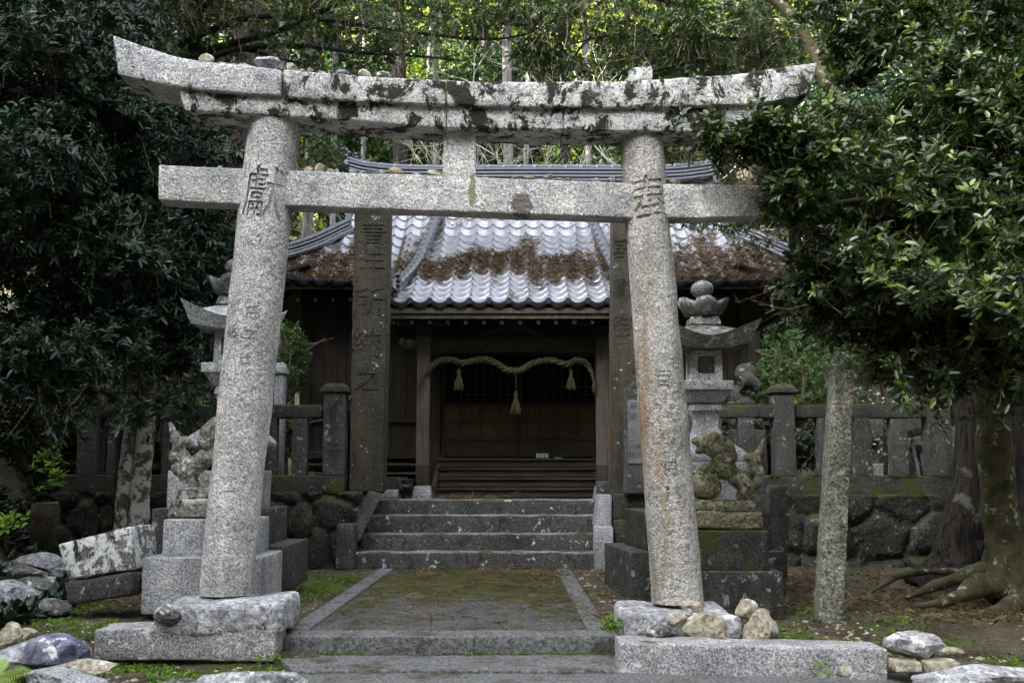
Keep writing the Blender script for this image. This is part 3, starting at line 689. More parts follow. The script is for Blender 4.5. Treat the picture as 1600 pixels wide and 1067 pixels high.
GRD = [  # px,py(centre),Y, half sizes, seed, mat, label, name
 (262, 958, 6.98+.1, (.10, .09, .07), 21, 'rock_dark', 'dark jagged stone tucked against the left end of the left pillar slab', 'rock'),
 (1108, 982, 7.12, (.155, .12, .125), 22, 'rock_tan', 'tan and white broken rock in front of the right pillar boulder', 'rock'),
 (1191, 981, 7.15, (.125, .13, .115), 23, 'rock_tan', 'rounded tan boulder right of the right pillar boulder', 'boulder'),
 (1166, 949, 7.2, (.085, .08, .055), 24, 'rock_tan', 'pointed pale stone perched on top of the tan boulder right of the torii', 'stone'),
 (1083, 946, 7.2, (.095, .06, .035), 25, 'rock_tan', 'small mossy tan stone lying at the foot of the right torii pillar', 'stone'),
 (1058, 965, 7.1, (.06, .06, .04), 26, 'rock_tan', 'small brown stone wedged under the mossy tan stone at the right pillar foot', 'stone'),
 (1035, 985, 7.06, (.10, .06, .06), 27, 'rock_dark', 'dark stone low between kerb and right pillar boulder', 'stone'),
 (434, 940+22, 7.06, (.001, .001, .001), 28, 'rock', None, None),
 (28, 1025, 6.62, (.24, .2, .10), 31, 'rock', 'pinkish grey slanting rock at the lower left edge beside the fern', 'rock'),
 (88, 1024, 6.55, (.19, .16, .12), 32, 'rock_blue', 'blue black faceted rock with rusty veins at lower left', 'rock'),
 (135, 1040, 6.35, (.20, .1, .05), 33, 'rock_tan', 'long pale split stone right of the blue black rock', 'stone'),
 (15, 992, 7.05, (.10, .1, .08), 34, 'rock_tan', 'pale tan stone behind the pinkish rock at the left edge', 'stone'),
 (45, 988, 7.25, (.06, .06, .04), 35, 'rock_tan', 'small cream stone on the moss left of the left kerb', 'stone'),
 (110, 1064, 6.1, (.30, .14, .07), 36, 'granite', 'long flat pale granite stone at the bottom left corner of the picture', 'stone slab'),
 (383, 1066, 6.1, (.30, .16, .075), 37, 'rock', 'pale flat stone at the bottom edge left of the path slab', 'stone'),
 (275, 1072, 6.05, (.14, .1, .06), 38, 'rock_dark', 'low dark stone between the two pale flat stones at the bottom', 'stone'),
 (1428, 1006, 6.6, (.155, .13, .075), 41, 'rock', 'whitish angular stone lying on two brick like blocks at the end of the right kerb', 'stone'),
 (1520, 1056, 6.35, (.46, .22, .075), 42, 'rock', 'long flat lichened stone at the bottom right corner', 'stone slab'),
 (1320, 1046, 6.42, (.05, .04, .035), 43, 'rock_tan', 'little cream stone on the front slab beside a small weed', 'stone'),
 (1440, 1015, 6.75, (.07, .05, .05), 44, 'rock_dark', 'dark stone wedged behind the brick like blocks', 'stone'),
 (1485, 1015, 6.9, (.10, .04, .03), 45, 'rock_tan', 'thin root like broken stone leaning right of the brick like blocks', 'stone'),
 (10, 940, 8.6, (.28, .3, .16), 51, 'rock', 'grey boulder at the left edge under the bank', 'boulder'),
 (55, 918, 9.1, (.22, .2, .12), 52, 'rock_dark', 'flat dark boulder left of the fallen lichened blocks', 'boulder'),
 (25, 898, 9.6, (.30, .2, .12), 53, 'rock_dark', 'low boulder partly under the bank at the left edge', 'boulder'),
 (66, 885, 10., (.25, .2, .12), 54, 'rock', 'grey boulder behind the fallen lichened blocks', 'boulder'),
 (88, 945, 8.3, (.12, .12, .07), 55, 'rock_dark', 'small flat dark stone at the foot of the fallen lichened blocks', 'stone'),
]
for px, py, Y, sz, sd_, mt, lb, nm in GRD:
    if not lb: continue
    m = MB(); rock(m, P(px, py, Y)-Vector((0, 0, sz[2]*.16)), sz, sd_, 4 if max(sz) > .12 else 3, rotz=random.Random(sd_).uniform(-.3, .3), rough=.06)
    o_ = single(nm, m, G[mt], lb, nm if nm != 'rock' else 'rock', 'loose rocks on the ground'); o_.data.set_sharp_from_angle(angle=math.radians(28))
for a, b, lb in ((1389, 1428, 'left one of two brick like tan blocks under the whitish angular stone'), (1434, 1487, 'right one of two brick like tan blocks under the whitish angular stone')):
    m = MB(); pbox(m, a, b, 1034, 1049, 6.45, .16, r=.008, step=.03, amp=.006); single('stone_brick', m, G['rock_tan'], lb, 'stone block', 'brick like stone blocks')
m = MB(); rock(m, P(1006, 114, 7.7, K), (.082, .06, .05), 77, 3, cuts=5); 
m = MB(); hexa(m, [T(984, 127, -.15), T(1020, 127.5, -.15), T(1020, 104, -.15), T(985, 105, -.15)], .12, N=NP, r=.012, step=.03, amp=.008)
single('loose_stone', m, G['kasagi'], 'square stone block standing on the top beam above the right pillar', 'stone', 'loose stones lying on the torii beams')
# loose stones thrown onto the beams
LS = [('top beam', -.05, kas, [(319, 24, 18, 'rock_tan', 'big pale'), (342, 16, 9, 'rock', 'flat grey'), (356, 20, 8, 'rock', 'low grey'), (377, 18, 9, 'rock_tan', 'tan'), (412, 46, 22, 'rock', 'large grey'), (436, 14, 8, 'rock_dark', 'dark'), (452, 24, 16, 'rock_tan', 'brown'), (469, 9, 9, 'rock_tan', 'small cream'), (481, 10, 13, 'granite', 'pointed white'), (499, 14, 7, 'rock_tan', 'low tan'), (532, 28, 13, 'rock', 'long grey'), (549, 12, 6, 'rock_dark', 'small dark'), (568, 20, 14, 'rock_tan', 'rusty brown'), (598, 22, 14, 'rock_dark', 'dark humped'), (640, 16, 6, 'rock', 'flat pale'), (652, 10, 8, 'rock_dark', 'mossy'), (690, 14, 5, 'rock', 'thin flat'), (905, 26, 6, 'rock', 'long low'), (1062, 24, 5, 'rock_dark', 'low dark'), (1100, 18, 6, 'rock', 'low grey')]),
 ('tie beam', 0, [(247, 257.5, 0), (1187, 290, 0)], [(341, 10, 6, 'rock', 'small grey'), (469, 10, 8, 'rock_dark', 'dark grey'), (481, 17, 12, 'rock_tan', 'cream'), (497, 17, 17, 'rock_tan', 'orange brown'), (515, 11, 10, 'rock_tan', 'pale tan'), (524, 9, 9, 'rock', 'small grey'), (550, 16, 8, 'rock', 'flat grey'), (567, 14, 7, 'rock', 'low grey'), (583, 18, 8, 'rock_dark', 'dark flat'), (597, 12, 10, 'rock_tan', 'tan'), (619, 25, 14, 'rock_tan', 'large cream'), (650, 16, 6, 'rock', 'low grey'), (677, 24, 12, 'rock_tan', 'yellowish'), (760, 15, 5, 'rock_dark', 'low dark'), (805, 14, 6, 'rock', 'small grey'), (828, 28, 8, 'rock_tan', 'long flat tan'), (857, 17, 11, 'rock', 'grey humped'), (874, 20, 6, 'rock_tan', 'flat tan'), (890, 10, 8, 'rock_dark', 'dark'), (933, 14, 8, 'rock_tan', 'yellow'), (959, 13, 11, 'granite', 'white rounded'), (1057, 20, 11, 'rock_tan', 'rusty tan')])]
ords = ['first', 'second', 'third', 'fourth', 'fifth', 'sixth', 'seventh', 'eighth', 'ninth', 'tenth', '11th', '12th', '13th', '14th', '15th', '16th', '17th', '18th', '19th', '20th', '21st', '22nd']
sd_ = 100
for bn, dy, pr_, L_ in LS:
    for k, (px, w_, h_, mt, desc) in enumerate(L_):
        sd_ += 1; py = float(np.interp(px, [q[0] for q in pr_], [q[1] for q in pr_])); dd = -.10 if bn == 'tie beam' else -.235
        m = MB(); c = T(px, py, dd)+NP*(.07 if bn == 'tie beam' else .09); c.z += h_*(.62 if bn == 'top beam' else .42)*S(7.6); rock(m, c, (w_*.50*S(7.6), w_*.42*S(7.6), h_*.50*S(7.6)), sd_, 2, rotz=random.uniform(-1, 1)*.4, rough=.04, cuts=16)
        o_ = m.build('loose_stone', G[mt], loc=tuple(c), smooth=False)
        tag(o_, f'{desc} stone lying on the torii {bn}, {ords[k]} stone from its left end', 'stone', 'loose stones lying on the torii beams')
# ------------------------------------------------------------------ fallen lichened blocks
Y = 8.15
m = MB(); hexa(m, [P(106, 905, Y), P(208, 889, Y), P(203, 822, Y), P(90, 850, Y)], .42, N=(.12, 1, .0), r=.015, step=.045, amp=.010, seed=61)
single('fallen_block', m, G['lichen'], 'tilted stone block covered in white lichen, upper of the two fallen blocks at left', 'stone block', 'fallen lichened blocks')
m = MB(); hexa(m, [P(103, 946, Y-.03), P(205, 930, Y-.03), P(207, 893, Y-.03), P(99, 909, Y-.03)], .42, N=(.12, 1, 0), r=.03, step=.045, amp=.014, seed=62)
single('fallen_block', m, G['granite_dark'], 'lower tilted stone block beneath the white lichened block at left', 'stone block', 'fallen lichened blocks')
# ------------------------------------------------------------------ pedestals
def ped(x0, x1, y0, y1, Y, d, mat, label, N=(0, 1, 0), **k):
    m = MB(); zt, zb = Z(y0, Y), Z(y1, Y); a, b = X(x0, Y), X(x1, Y); w_ = b-a; nn = Vector(N).normalized(); rt = Vector((nn.y, -nn.x, 0))
    p = Vector((a, Y, 0)); q = p+rt*w_*(1/max(.5, nn.y))
    hexa(m, [(p.x, p.y, zb), (q.x, q.y, zb), (q.x, q.y, zt), (p.x, p.y, zt)], d, N=nn, **dict(dict(r=.010, step=.06, amp=.004), **k))
    return single('pedestal_block', m, G[mat], label, 'stone block', 'stone pedestal blocks')
ped(228, 412, 871, 960, 8.2, .75, 'granite', 'wide pale lowest block of the left guardian lion pedestal', seed=1)
ped(258, 396, 811, 871.5, 8.28, .6, 'granite', 'pale upper block directly under the left guardian lion', seed=2)
ped(238, 451, 852, 925, 9.15, .95, 'granite_dark', 'dark lowest block under the left stone lantern, behind the lion pedestal', seed=3)
ped(240, 422, 795, 852.5, 9.22, .75, 'granite_dark', 'second block under the left stone lantern, mossy on its right side', seed=4)
ped(262, 400, 735, 795.5, 9.28, .6, 'granite', 'third block under the left stone lantern, just below its flared leg', seed=12)
ped(1056, 1219, 893, 975, 8.25, .8, 'granite_dark', 'wide lowest block of the right guardian lion pedestal', seed=5)
ped(1078, 1198, 829, 893.5, 8.33, .62, 'granite_mossy', 'mossy stained upper block directly under the right guardian lion', seed=6)
ped(985, 1228, 863, 945, 9.35, 1.25, 'granite_dark', 'lowest block under the right stone lantern, left corner showing beside the torii pillar', N=(-.10, 1, 0), seed=7)
ped(1009, 1208, 800, 863.5, 9.5, .95, 'granite_mossy', 'second block under the right stone lantern, green with moss on its left side', N=(-.10, 1, 0), seed=8)
ped(1040, 1170, 722, 800.5, 9.62, .7, 'granite', 'tall third block under the right stone lantern, behind the lion', seed=9)
# ------------------------------------------------------------------ stone lanterns (everything given in photo pixels of that lantern)
def lantern(cx, Y, ys, k, label, tx, char):
    """ys = fn: 'right lantern' pixel height -> this lantern's pixel height"""
    x = X(cx, Y); base = Vector((x, Y, Z(ys(722), Y)))
    t = thing('stone_lantern', base, label, 'stone lantern', 'stone lanterns')
    s_ = S(Y)*k; zz = lambda v: Z(ys(v), Y)
    # flared leg (square section, concave)
    m = MB(); h = zz(643)-zz(722)
    def leg(u, v, w_):
        e = [1.0, 1.02, .86, .62, .42, .34, .31, .33, .42]; f = w_*(len(e)-1); i = min(len(e)-2, int(f)); hw = (e[i]+(e[i+1]-e[i])*(f-i))*57*s_
        return Vector((x+(u-.5)*2*hw, Y+(v-.5)*2*hw*.85, zz(722)+h*w_))
    grid_box(m, (.5, .45, h), .02, .03, leg, .003, 5, 1); lg = m.build('leg', G['lantern'], t)
    n_ = MB()
    box(n_, (x, Y, zz(643)), (47*s_, 47*s_, zz(631)-zz(643)), r=.012, step=.06, amp=.003, taper=.90); n_.build('neck_block', G['lantern'], t)
    n_ = MB(); box(n_, (x, Y, zz(630)), (50*s_, 50*s_, zz(612)-zz(630)), r=.012, step=.05, amp=.003, taper=1.42); box(n_, (x, Y, zz(612)), (77*s_, 77*s_, zz(597)-zz(612)), r=.01, step=.06, amp=.003)
    n_.build('platform', G['lantern'], t)
    # fire box: four corner bars, sill and head, dark opening on each side
    n_ = MB(); zb_, zt_ = zz(597), zz(549); hw = 24.5*s_; b = 11*s_; H = zt_-zb_
    for sx in (-1, 1):
        for sy in (-1, 1): box(n_, (x+sx*(hw-b/2), Y+sy*(hw-b/2), zb_+.002), (b, b, H-.004), r=.005, step=.06, amp=.002)
    for sy in (-1, 1):
        box(n_, (x, Y+sy*(hw-b/2-.003), zb_+.001), (2*hw-2*b+.01, b*.8, H*.24), r=.004, step=.06); box(n_, (x, Y+sy*(hw-b/2-.003), zt_-H*.2), (2*hw-2*b+.01, b*.8, H*.19), r=.004, step=.06)
        box(n_, (x+sy*(hw-b/2-.003), Y, zb_+.001), (b*.8, 2*hw-2*b+.01, H*.24), r=.004, step=.06); box(n_, (x+sy*(hw-b/2-.003), Y, zt_-H*.2), (b*.8, 2*hw-2*b+.01, H*.19), r=.004, step=.06)
    n_.build('fire_box', G['lantern'], t)
    # roof with upturned corners
    n_ = MB(); N = 28; R_ = (76 if k == 1 else 65)*s_; vs = []; fs = []
    zlow = zz(531); ztip = zz(506.5); zap = zz(500); zun = zz(549)
    def top(u, v):
        m_ = max(abs(u), abs(v)); c_ = (abs(u)*abs(v))**1.6
        z = zlow+(zap-zlow)*(1-m_)**1.15+(ztip-zlow)*c_*m_**2
        return z
    sc = lambda u, v: 1-.17*(1-(abs(u)*abs(v)/(max(abs(u), abs(v))**2+1e-6))**1.5)*max(abs(u), abs(v))
    for lay in (0, 1):
        for i in range(N+1):
            for j in range(N+1):
                u, v = 2*i/N-1, 2*j/N-1; f = sc(u, v)
                if lay == 0: p = Vector((x+u*R_*f, Y+v*R_*f, top(u, v)))
                else:
                    c_ = (abs(u)*abs(v))**1.6; g = .80; p = Vector((x+u*R_*f*g, Y+v*R_*f*g, zun+(top(u, v)-zlow-(zap-zlow)*(1-max(abs(u), abs(v)))**1.15)*.30))
                p = p+noise.noise_vector(p*6)*.004
                vs.append(p)
    o2 = (N+1)**2
    for i in range(N):
        for j in range(N):
            a = i*(N+1)+j; q = (a, a+N+1, a+N+2, a+1); fs.append(q); fs.append(tuple(z+o2 for z in q[::-1]))
    for i in range(N):
        for (a, b_) in ((i*(N+1), (i+1)*(N+1)), ((i+1)*(N+1)+N, i*(N+1)+N), (i+1, i), (N*(N+1)+i, N*(N+1)+i+1)):
            fs.append((a, b_, b_+o2, a+o2))
    n_.add(vs, fs); rf = n_.build('roof', G['lantern'] if k > 1 else G['lantern_top'], t); rf.data.set_sharp_from_angle(angle=math.radians(35))
    n_ = MB(); box(n_, (x, Y, zz(510)), (50*s_, 50*s_, zz(497)-zz(510)), r=.012, step=.05, amp=.004, taper=.85); n_.build('roof_cap', G['lantern_top'], t)
    # petal ring and jewel
    n_ = MB(); pr = [(13, 497), (30, 493), (40, 484), (43, 476), (34, 474), (22, 473), (12, 470)]
    vs = []; fs = []; q = 48
    for (r_, zz_) in pr:
        for j_ in range(q):
            a = 2*math.pi*j_/q+.4; l = abs(math.sin(a*3)); rr = r_*s_*(1-.16*(1-l)*(r_ > 25)); z = zz(zz_)+(.05*l*k*(1 if r_ > 36 else 0))
            p = Vector((x+rr*math.cos(a), Y+rr*math.sin(a), z)); vs.append(p+noise.noise_vector(p*14)*.006)
    for i in range(len(pr)-1):
        for j_ in range(q): fs.append((i*q+j_, i*q+(j_+1) % q, (i+1)*q+(j_+1) % q, (i+1)*q+j_))
    n_.add(vs, fs); n_.build('petal_ring', G['lantern_top'], t)
    n_ = MB(); lathe(n_, (x, Y, 0), [(a*s_, zz(b_)) for a, b_ in ((13, 473), (11, 468), (10, 464), (14, 461), (17.5, 456), (18, 450), (15, 444), (9, 440.5), (2, 438.5))], 24, amp=.004)
    n_.build('jewel', G['lantern_top'], t)
    yf = Y-57*s_*.42*.85-.03
    p1 = Vector((x+2*s_, Y-57*s_*.85*.36, zz(668))); p2 = Vector((x+2*s_, Y-57*s_*.85*.58, zz(690)))
    cut_text(lg, [(char, p2, .12, (1, 0, 0), (0, .35, 1))], .03)
    return t
lantern(1103, 9.95, lambda v: v, 1.0, 'stone lantern with upturned roof behind the lion right of the torii', 0, '心')
lantern(361, 9.6, lambda v: 732-(732-v)*1.045-21.5, 1.045, 'stone lantern half hidden behind the left torii pillar, its roof tip pointing left', 0, '納')
# ------------------------------------------------------------------ carved guardian lions
def fused(name, mb, mat, parent, voxel=.011, amp=.006, freq=14, smooth=2, seed=0):
    o = mb.build(name, mat, parent); me0 = o.data
    md = o.modifiers.new('r', 'REMESH'); md.mode = 'VOXEL'; md.voxel_size = voxel; md.use_smooth_shade = True
    ms = o.modifiers.new('s', 'SMOOTH'); ms.iterations = smooth; ms.factor = .5
    bpy.context.view_layer.update(); me = bpy.data.meshes.new_from_object(o.evaluated_get(bpy.context.evaluated_depsgraph_get()))
    o.modifiers.clear(); o.data = me
    for v in me.vertices:
        p = v.co*freq; d = noise.noise(p+Vector((seed, 0, 0)))*amp+noise.noise(p*2.7)*amp*.5
        v.co = v.co+v.normal*d
    me.update(); return o
def lion(x, Y, zb, k, flip, label, mat):
    """standing lion with forepaws on a ball; local x right, z up, unit = photo px of the right lion * k"""
    u = S(Y)*k; t = thing('guardian_lion', (x, Y, zb), label, 'stone statue', 'guardian lion statues')
    L = lambda px, py, d=0: Vector((x+flip*(px-1135)*u, Y+d*u, zb+(830-py)*u))
    m = MB()
    def blob(px, py, rx, rz, ry=None, rot=0, d=0): ell(m, L(px, py, d), (rx*u*1.12, (ry or (rx+rz)/2)*u*1.15, rz*u*1.12), rot=flip*rot)
    # trunk: chest high at left, back arching down to the haunch at right
    blob(1128, 738, 17, 15, 14, .3); blob(1140, 743, 18, 13, 13, .5); blob(1152, 752, 17, 13, 12, .5); blob(1165, 760, 14, 16, 13)
    # neck and head
    blob(1132, 720, 15, 15, 13); blob(1118, 705, 17, 15, 14, .1); blob(1106, 700, 15, 13, 12); blob(1094, 697, 10, 6, 9, .15); blob(1097, 710, 8, 5, 8, -.3)
    blob(1090, 693, 4, 4, 6); blob(1111, 688, 5, 4, 14); blob(1119, 690, 6, 8, 17, .4)
    blob(1124, 696, 17, 12, 16, .35); blob(1134, 706, 17, 14, 16, .6); blob(1140, 718, 14, 13, 14, .6)
    for i in range(8):      # mane locks
        a = i/7; px = 1112+26*a; 
        for d in (-11, 0, 11): blob(px+2, 688+12*a*a*2+abs(d)*.4, 6, 5, 5, .5, d)
    for i in range(5):
        for d in (-13, 13): blob(1122+i*4, 706+i*5, 6, 6, 4, .4, d)
    # forelegs to the ball
    for d, dx in ((-9, 0), (8, -6)):
        blob(1120+dx, 738, 13, 6, 6, .35, d); blob(1108+dx, 741, 9, 5, 5, -.3, d); blob(1098+dx, 744, 8, 4.5, 6, -.25, d)
    # hind legs: thigh, hock, foot
    for d in (-9, 9):
        blob(1168, 768, 10, 12, 7, 0, d); blob(1160, 780, 7, 9, 5, .5, d); blob(1167, 790, 5, 8, 5, -.3, d); blob(1160, 797, 10, 4.5, 6, 0, d)
    # tail plume of curling locks
    blob(1176, 742, 9, 10, 8); blob(1182, 728, 9, 9, 8); blob(1174, 720, 8, 7, 7); blob(1188, 716, 7, 9, 7); blob(1192, 706, 4.5, 9, 5, .3); blob(1190, 742, 6, 9, 7); blob(1184, 760, 8, 9, 7)
    blob(1195, 698, 2.5, 7, 3, .3)
    fused('body', m, G[mat], t, voxel=.0095, amp=.008, freq=16, seed=flip)
    b = MB(); ell(b, L(1104, 765, -2), (24*u, 23*u, 23.5*u), sub=4); b.build('ball', G[mat], t)
    b = MB()
    hexa(b, [L(1082, 800, -30), L(1178, 806, -30), L(1174, 788, -30), L(1084, 784, -30)] if flip > 0 else [L(1178, 806, -30), L(1082, 800, -30), L(1084, 784, -30), L(1174, 788, -30)], 58*u, r=.02, step=.03, amp=.012, seed=4)
    b.build('rock_base', G[mat], t)
    b = MB(); hexa(b, [L(1080, 830, -36), L(1186, 830, -36), L(1184, 803, -36), L(1080, 803, -36)] if flip > 0 else [L(1186, 830, -36), L(1080, 830, -36), L(1080, 803, -36), L(1184, 803, -36)], 70*u, r=.025, step=.03, amp=.014, seed=9)
    b.build('plinth', G[mat], t)
    # pupils and teeth cut as small knobs
    e = MB()
    for d in (-9, 7): ell(e, L(1101, 695, d-2), (2.4*u, 2*u, 2.4*u), sub=2)
    e.build('eye', G[mat], t)
    return t
lion(X(1135, 8.55), 8.6, Z(829, 8.33)+.003, 1.0, 1, 'mossy brown stone guardian lion with its forepaws on a ball, right of the torii', 'lion')
lion(X(326, 8.5), 8.55, Z(811, 8.28)+.003, 1.06, -1, 'lichen spotted stone guardian lion half hidden behind the left torii pillar', 'lion_pale')
# the third lion looks over the right fence, seen from behind, with a curled fan tail
Y = 13.7; t = thing('guardian_lion', (X(1168, Y), Y, .72), 'dark stone guardian lion with spiral ribbed tail behind the right fence', 'stone statue', 'guardian lion statues')
u = S(Y); L = lambda px, py, d=0: Vector((X(px, Y), Y+d*u, Z(py, Y)))
m = MB(); 
for px, py, rx, rz, d in ((1168, 640, 18, 22, 4), (1163, 660, 20, 14, 2), (1158, 618, 14, 16, 8), (1150, 640, 12, 18, 10), (1146, 655, 8, 12, -2), (1184, 655, 8, 12, -2)): ell(m, L(px, py, d), (rx*u, rx*u*.8, rz*u))
fused('body', m, G['granite_dark'], t, voxel=.016, amp=.01)
m = MB()
for k in range(9):
    a = k/8; c = L(1158+24*a, 600-8*math.sin(a*3)+4*a, -4); pts = [c+Vector((math.sin(q*.35)*.03+q*.0, -math.sin(q/9*3.14)*.10, (q/9-.5)*(.24-.08*abs(a-.4)))) for q in range(10)]
    tube(m, pts, [.012+.010*math.sin(q/9*3.14) for q in range(10)], 8)
m.build('tail', G['granite_dark'], t)
m = MB(); ell(m, L(1170, 583, 3), (18*u, 10*u, 16*u)); m.build('head', G['granite_dark'], t)
m = MB(); box(m, (X(1168, Y), Y, .72), (.42, .4, Z(672, Y)-.72), r=.02, step=.1, amp=.01); m.build('plinth', G['granite_dark'], t)
# ------------------------------------------------------------------ tall inscribed pillars
def stele(pts, Y, d, mat, label, items, nm='inscribed_pillar'):
    m = MB(); hexa(m, [P(*q, Y) for q in pts], d, r=.015, step=.06, amp=.006, seed=len(label))
    o = single(nm, m, G[mat], label, 'stone pillar'); cut_text(o, items, .014); return o
bl, br, tr, tl = (545, 768), (598, 768), (608, 305), (554, 305); Y = 12.75
its = []
for ch, py, px, sz in (('青', 372, 582, .34), ('年', 415, 582, .34), ('所', 478, 577, .40), ('納', 540, 573, .40), ('之', 597, 573, .30)): its.append((ch, P(px, py, Y), sz, (1, 0, 0), (.02, 0, 1)))
stele((bl, br, tr, tl), Y, .42, 'stele', 'tall brown stained square stone pillar with carved characters, left of the steps', its)
bl, br, tr, tl = (955, 800), (1005, 800), (1006, 318), (958, 318); its = []
for ch, py, sz in (('奉', 395, .30), ('獻', 455, .30), ('御', 515, .30)): its.append((ch, P(976, py, Y), sz, (1, 0, 0), (0, 0, 1)))
stele((bl, br, tr, tl), Y, .42, 'stele', 'tall dark square stone pillar partly behind the right torii pillar', its)
Y = 12.3; m = MB(); hexa(m, [P(976, 772, Y), P(1020, 772, Y), P(1020, 606, Y), P(976, 606, Y)], .18, r=.02, step=.05, amp=.006); hexa(m, [P(982, 607, Y), P(1020, 607, Y), P(1020, 594, Y), P(992, 594, Y)], .17, r=.02, step=.05, amp=.004)
t = thing('memorial_stone', P(998, 780, Y), 'low inscribed memorial stone peeping out left of the right torii pillar', 'memorial stone'); m.build('slab', G['granite_dark'], t)
m = MB(); Y2 = Y-.012; hexa(m, [P(981, 724, Y2), P(1018, 724, Y2), P(1018, 625, Y2), P(981, 625, Y2)], .03, r=.003, step=.08, amp=.001); pq = m.build('plaque', stone('plaque_stone', (.15, .155, .165), bump=.3, contrast=.6), t)
its = []
for k, ch in enumerate('奉納'): its.append((ch, P(989.5, 636+k*15, Y2), .10, (1, 0, 0), (0, 0, 1)))
for k, ch in enumerate('水口若継'): its.append((ch, P(986.5, 675+k*12, Y2), .085, (1, 0, 0), (0, 0, 1)))
for k, ch in enumerate('山本常次'): its.append((ch, P(997, 675+k*12, Y2), .085, (1, 0, 0), (0, 0, 1)))
cut_text(pq, its, .008)
m = MB(); pbox(m, 958, 1010, 772, 812, 12.42, .2, r=.02, amp=.012, seed=4); single('mossy_block', m, G['granite_mossy'], 'mossy block under the memorial stone, right of the steps', 'stone block')
m = MB(); pbox(m, 960, 1012, 812, 880, 12.30, .2, r=.02, amp=.012, seed=5); single('mossy_block', m, G['granite_mossy'], 'larger mossy block below the memorial stone at ground level', 'stone block')
# free standing pillar and post
Y = 8.15; m = MB(); hexa(m, [P(1279, 975, Y), P(1318, 976, Y), P(1336, 578, Y), P(1304, 576, Y)], .17, r=.012, step=.035, amp=.005, freq=5, seed=3)
po = thing('stone_post', P(1298, 975, Y), 'tall leaning pitted granite post standing alone right of the torii', 'stone post'); m.build('shaft', stone('pitted_post', (.27, .27, .22), lichen=.12, moss=.12, dark=.15, bump=1.3, speck=55, contrast=1.1), po)
m = MB(); c = P(1312, 577, Y); c.y += .07; lathe(m, c, [(.028, -.01), (.028, .02), (.036, .03), (.036, .045), (.02, .055), (.034, .065), (.034, .08), (.022, .09), (.010, .10), (.004, .13)], 16); m.build('insulator', G['lantern'], po)
Y = 10.9; m = MB(); hexa(m, [P(1203, 908, Y), P(1231, 908, Y), P(1233, 758, Y), P(1204, 758, Y)], .18, r=.015, step=.06, amp=.006); single('stone_post', m, G['granite_dark'], 'short square stone post in shade just right of the right lion pedestal', 'stone post')
# ------------------------------------------------------------------ stone fences
def cap(m, x0, x1, y0, y1, Y, d=.36):
    a, b = X(x0, Y), X(x1, Y); zt, zb = Z(y0, Y), Z(y1, Y); h = zt-zb; c = (a+b)/2
    box(m, (c, Y+d/2-.03, zb), (b-a, d, h*.42), r=.012, step=.06, amp=.004); box(m, (c, Y+d/2-.03, zb+h*.42), (b-a-.01, d-.01, h*.58), r=.02, step=.05, amp=.008, taper=.62)
def fence(name, label, Y, x0, x1, rail, base, posts, newels, segs=()):
    t = thing(name, (X((x0+x1)/2, Y), Y, Z(770, Y)), label, 'stone fence')
    m = MB(); pbox(m, x0, x1, base[0], base[1], Y, .34, r=.02, step=.07, amp=.010); m.build('base_course', G['granite_mossy'], t)
    for i, (a, b) in enumerate(rail):
        m = MB(); pbox(m, a, b, 632, 653, Y+.06, .18, r=.02, step=.06, amp=.007, seed=i); m.build('rail', G['granite_mossy'], t)
    for i, (a, b) in enumerate(posts):
        m = MB(); pbox(m, a, b, 652, base[0]+1, Y+.07, .15, r=.012, step=.07, amp=.006, seed=i); m.build('post', G['granite_dark'], t)
    for i, (a, b, yt, its) in enumerate(newels):
        m = MB(); pbox(m, a, b, yt, base[0]+1, Y, .27, r=.014, step=.06, amp=.004, seed=i); o = m.build('newel_post', G['granite_dark'], t)
        if its: cut_text(o, its, .010)
        m = MB(); cap(m, a-5, b+5, yt-15, yt, Y); m.build('newel_cap', G['granite_mossy'], t)
    return t
Yf = 12.6
its = [(ch, P(519.5, py, Yf), .135, (1, 0, 0), (0, 0, 1)) for ch, py in (('昭', 638), ('和', 651), ('五', 663), ('年', 675), ('之', 699), ('建', 713))]
fL = fence('stone_fence', 'dark stone fence left of the steps, its newel post carved with characters', Yf, 96, 538,
      [(150, 250), (250, 345), (345, 502)], (742, 772), [(165, 184), (208, 226), (252, 272), (296, 315), (340, 360), (382, 400), (413, 431), (455, 479)], [(118, 150, 612, None), (503, 538, 613, its)])
Y = 13.5; m = MB(); pbox(m, 543, 569, 628, 775, Y, .25, r=.014, amp=.004); m.build('newel_post', G['granite_dark'], fL)
m = MB(); cap(m, 538, 574, 616, 628, Y); m.build('newel_cap', G['granite_mossy'], fL)
m = MB(); hexa(m, [P(533, 661, 12.88), P(553, 658, 13.5), P(553, 640, 13.5), P(533, 640, 12.88)], .12, N=(1, 0, 0), r=.01, step=.1, amp=.003); m.build('side_rail', G['granite_mossy'], fL)
m = MB(); hexa(m, [P(534, 772, 12.88), P(552, 765, 13.5), P(552, 660, 13.5), P(534, 662, 12.88)], .06, N=(1, 0, 0), r=.01, step=.1, amp=.003); m.build('side_panel', G['granite_dark'], fL)
fence('stone_fence', 'dark mossy stone fence right of the steps above the big stone wall', Yf, 1000, 1800,
      [(1004, 1215), (1243, 1458), (1488, 1640), (1640, 1800)], (743, 778), [(1058, 1082), (1108, 1130), (1155, 1181), (1280, 1303), (1337, 1364), (1395, 1421), (1536, 1560), (1590, 1616), (1648, 1670), (1700, 1724)], [(1213, 1245, 614, None), (1455, 1490, 612, None)])
m = MB(); pbox(m, 425, 439, 584, 745, 13.2, .2, r=.012, amp=.005); cap(m, 421, 442, 566, 584, 13.2, .26); single('inner_post', m, G['granite'], 'slim capped granite post behind the left fence, right beside the left torii pillar', 'stone post')
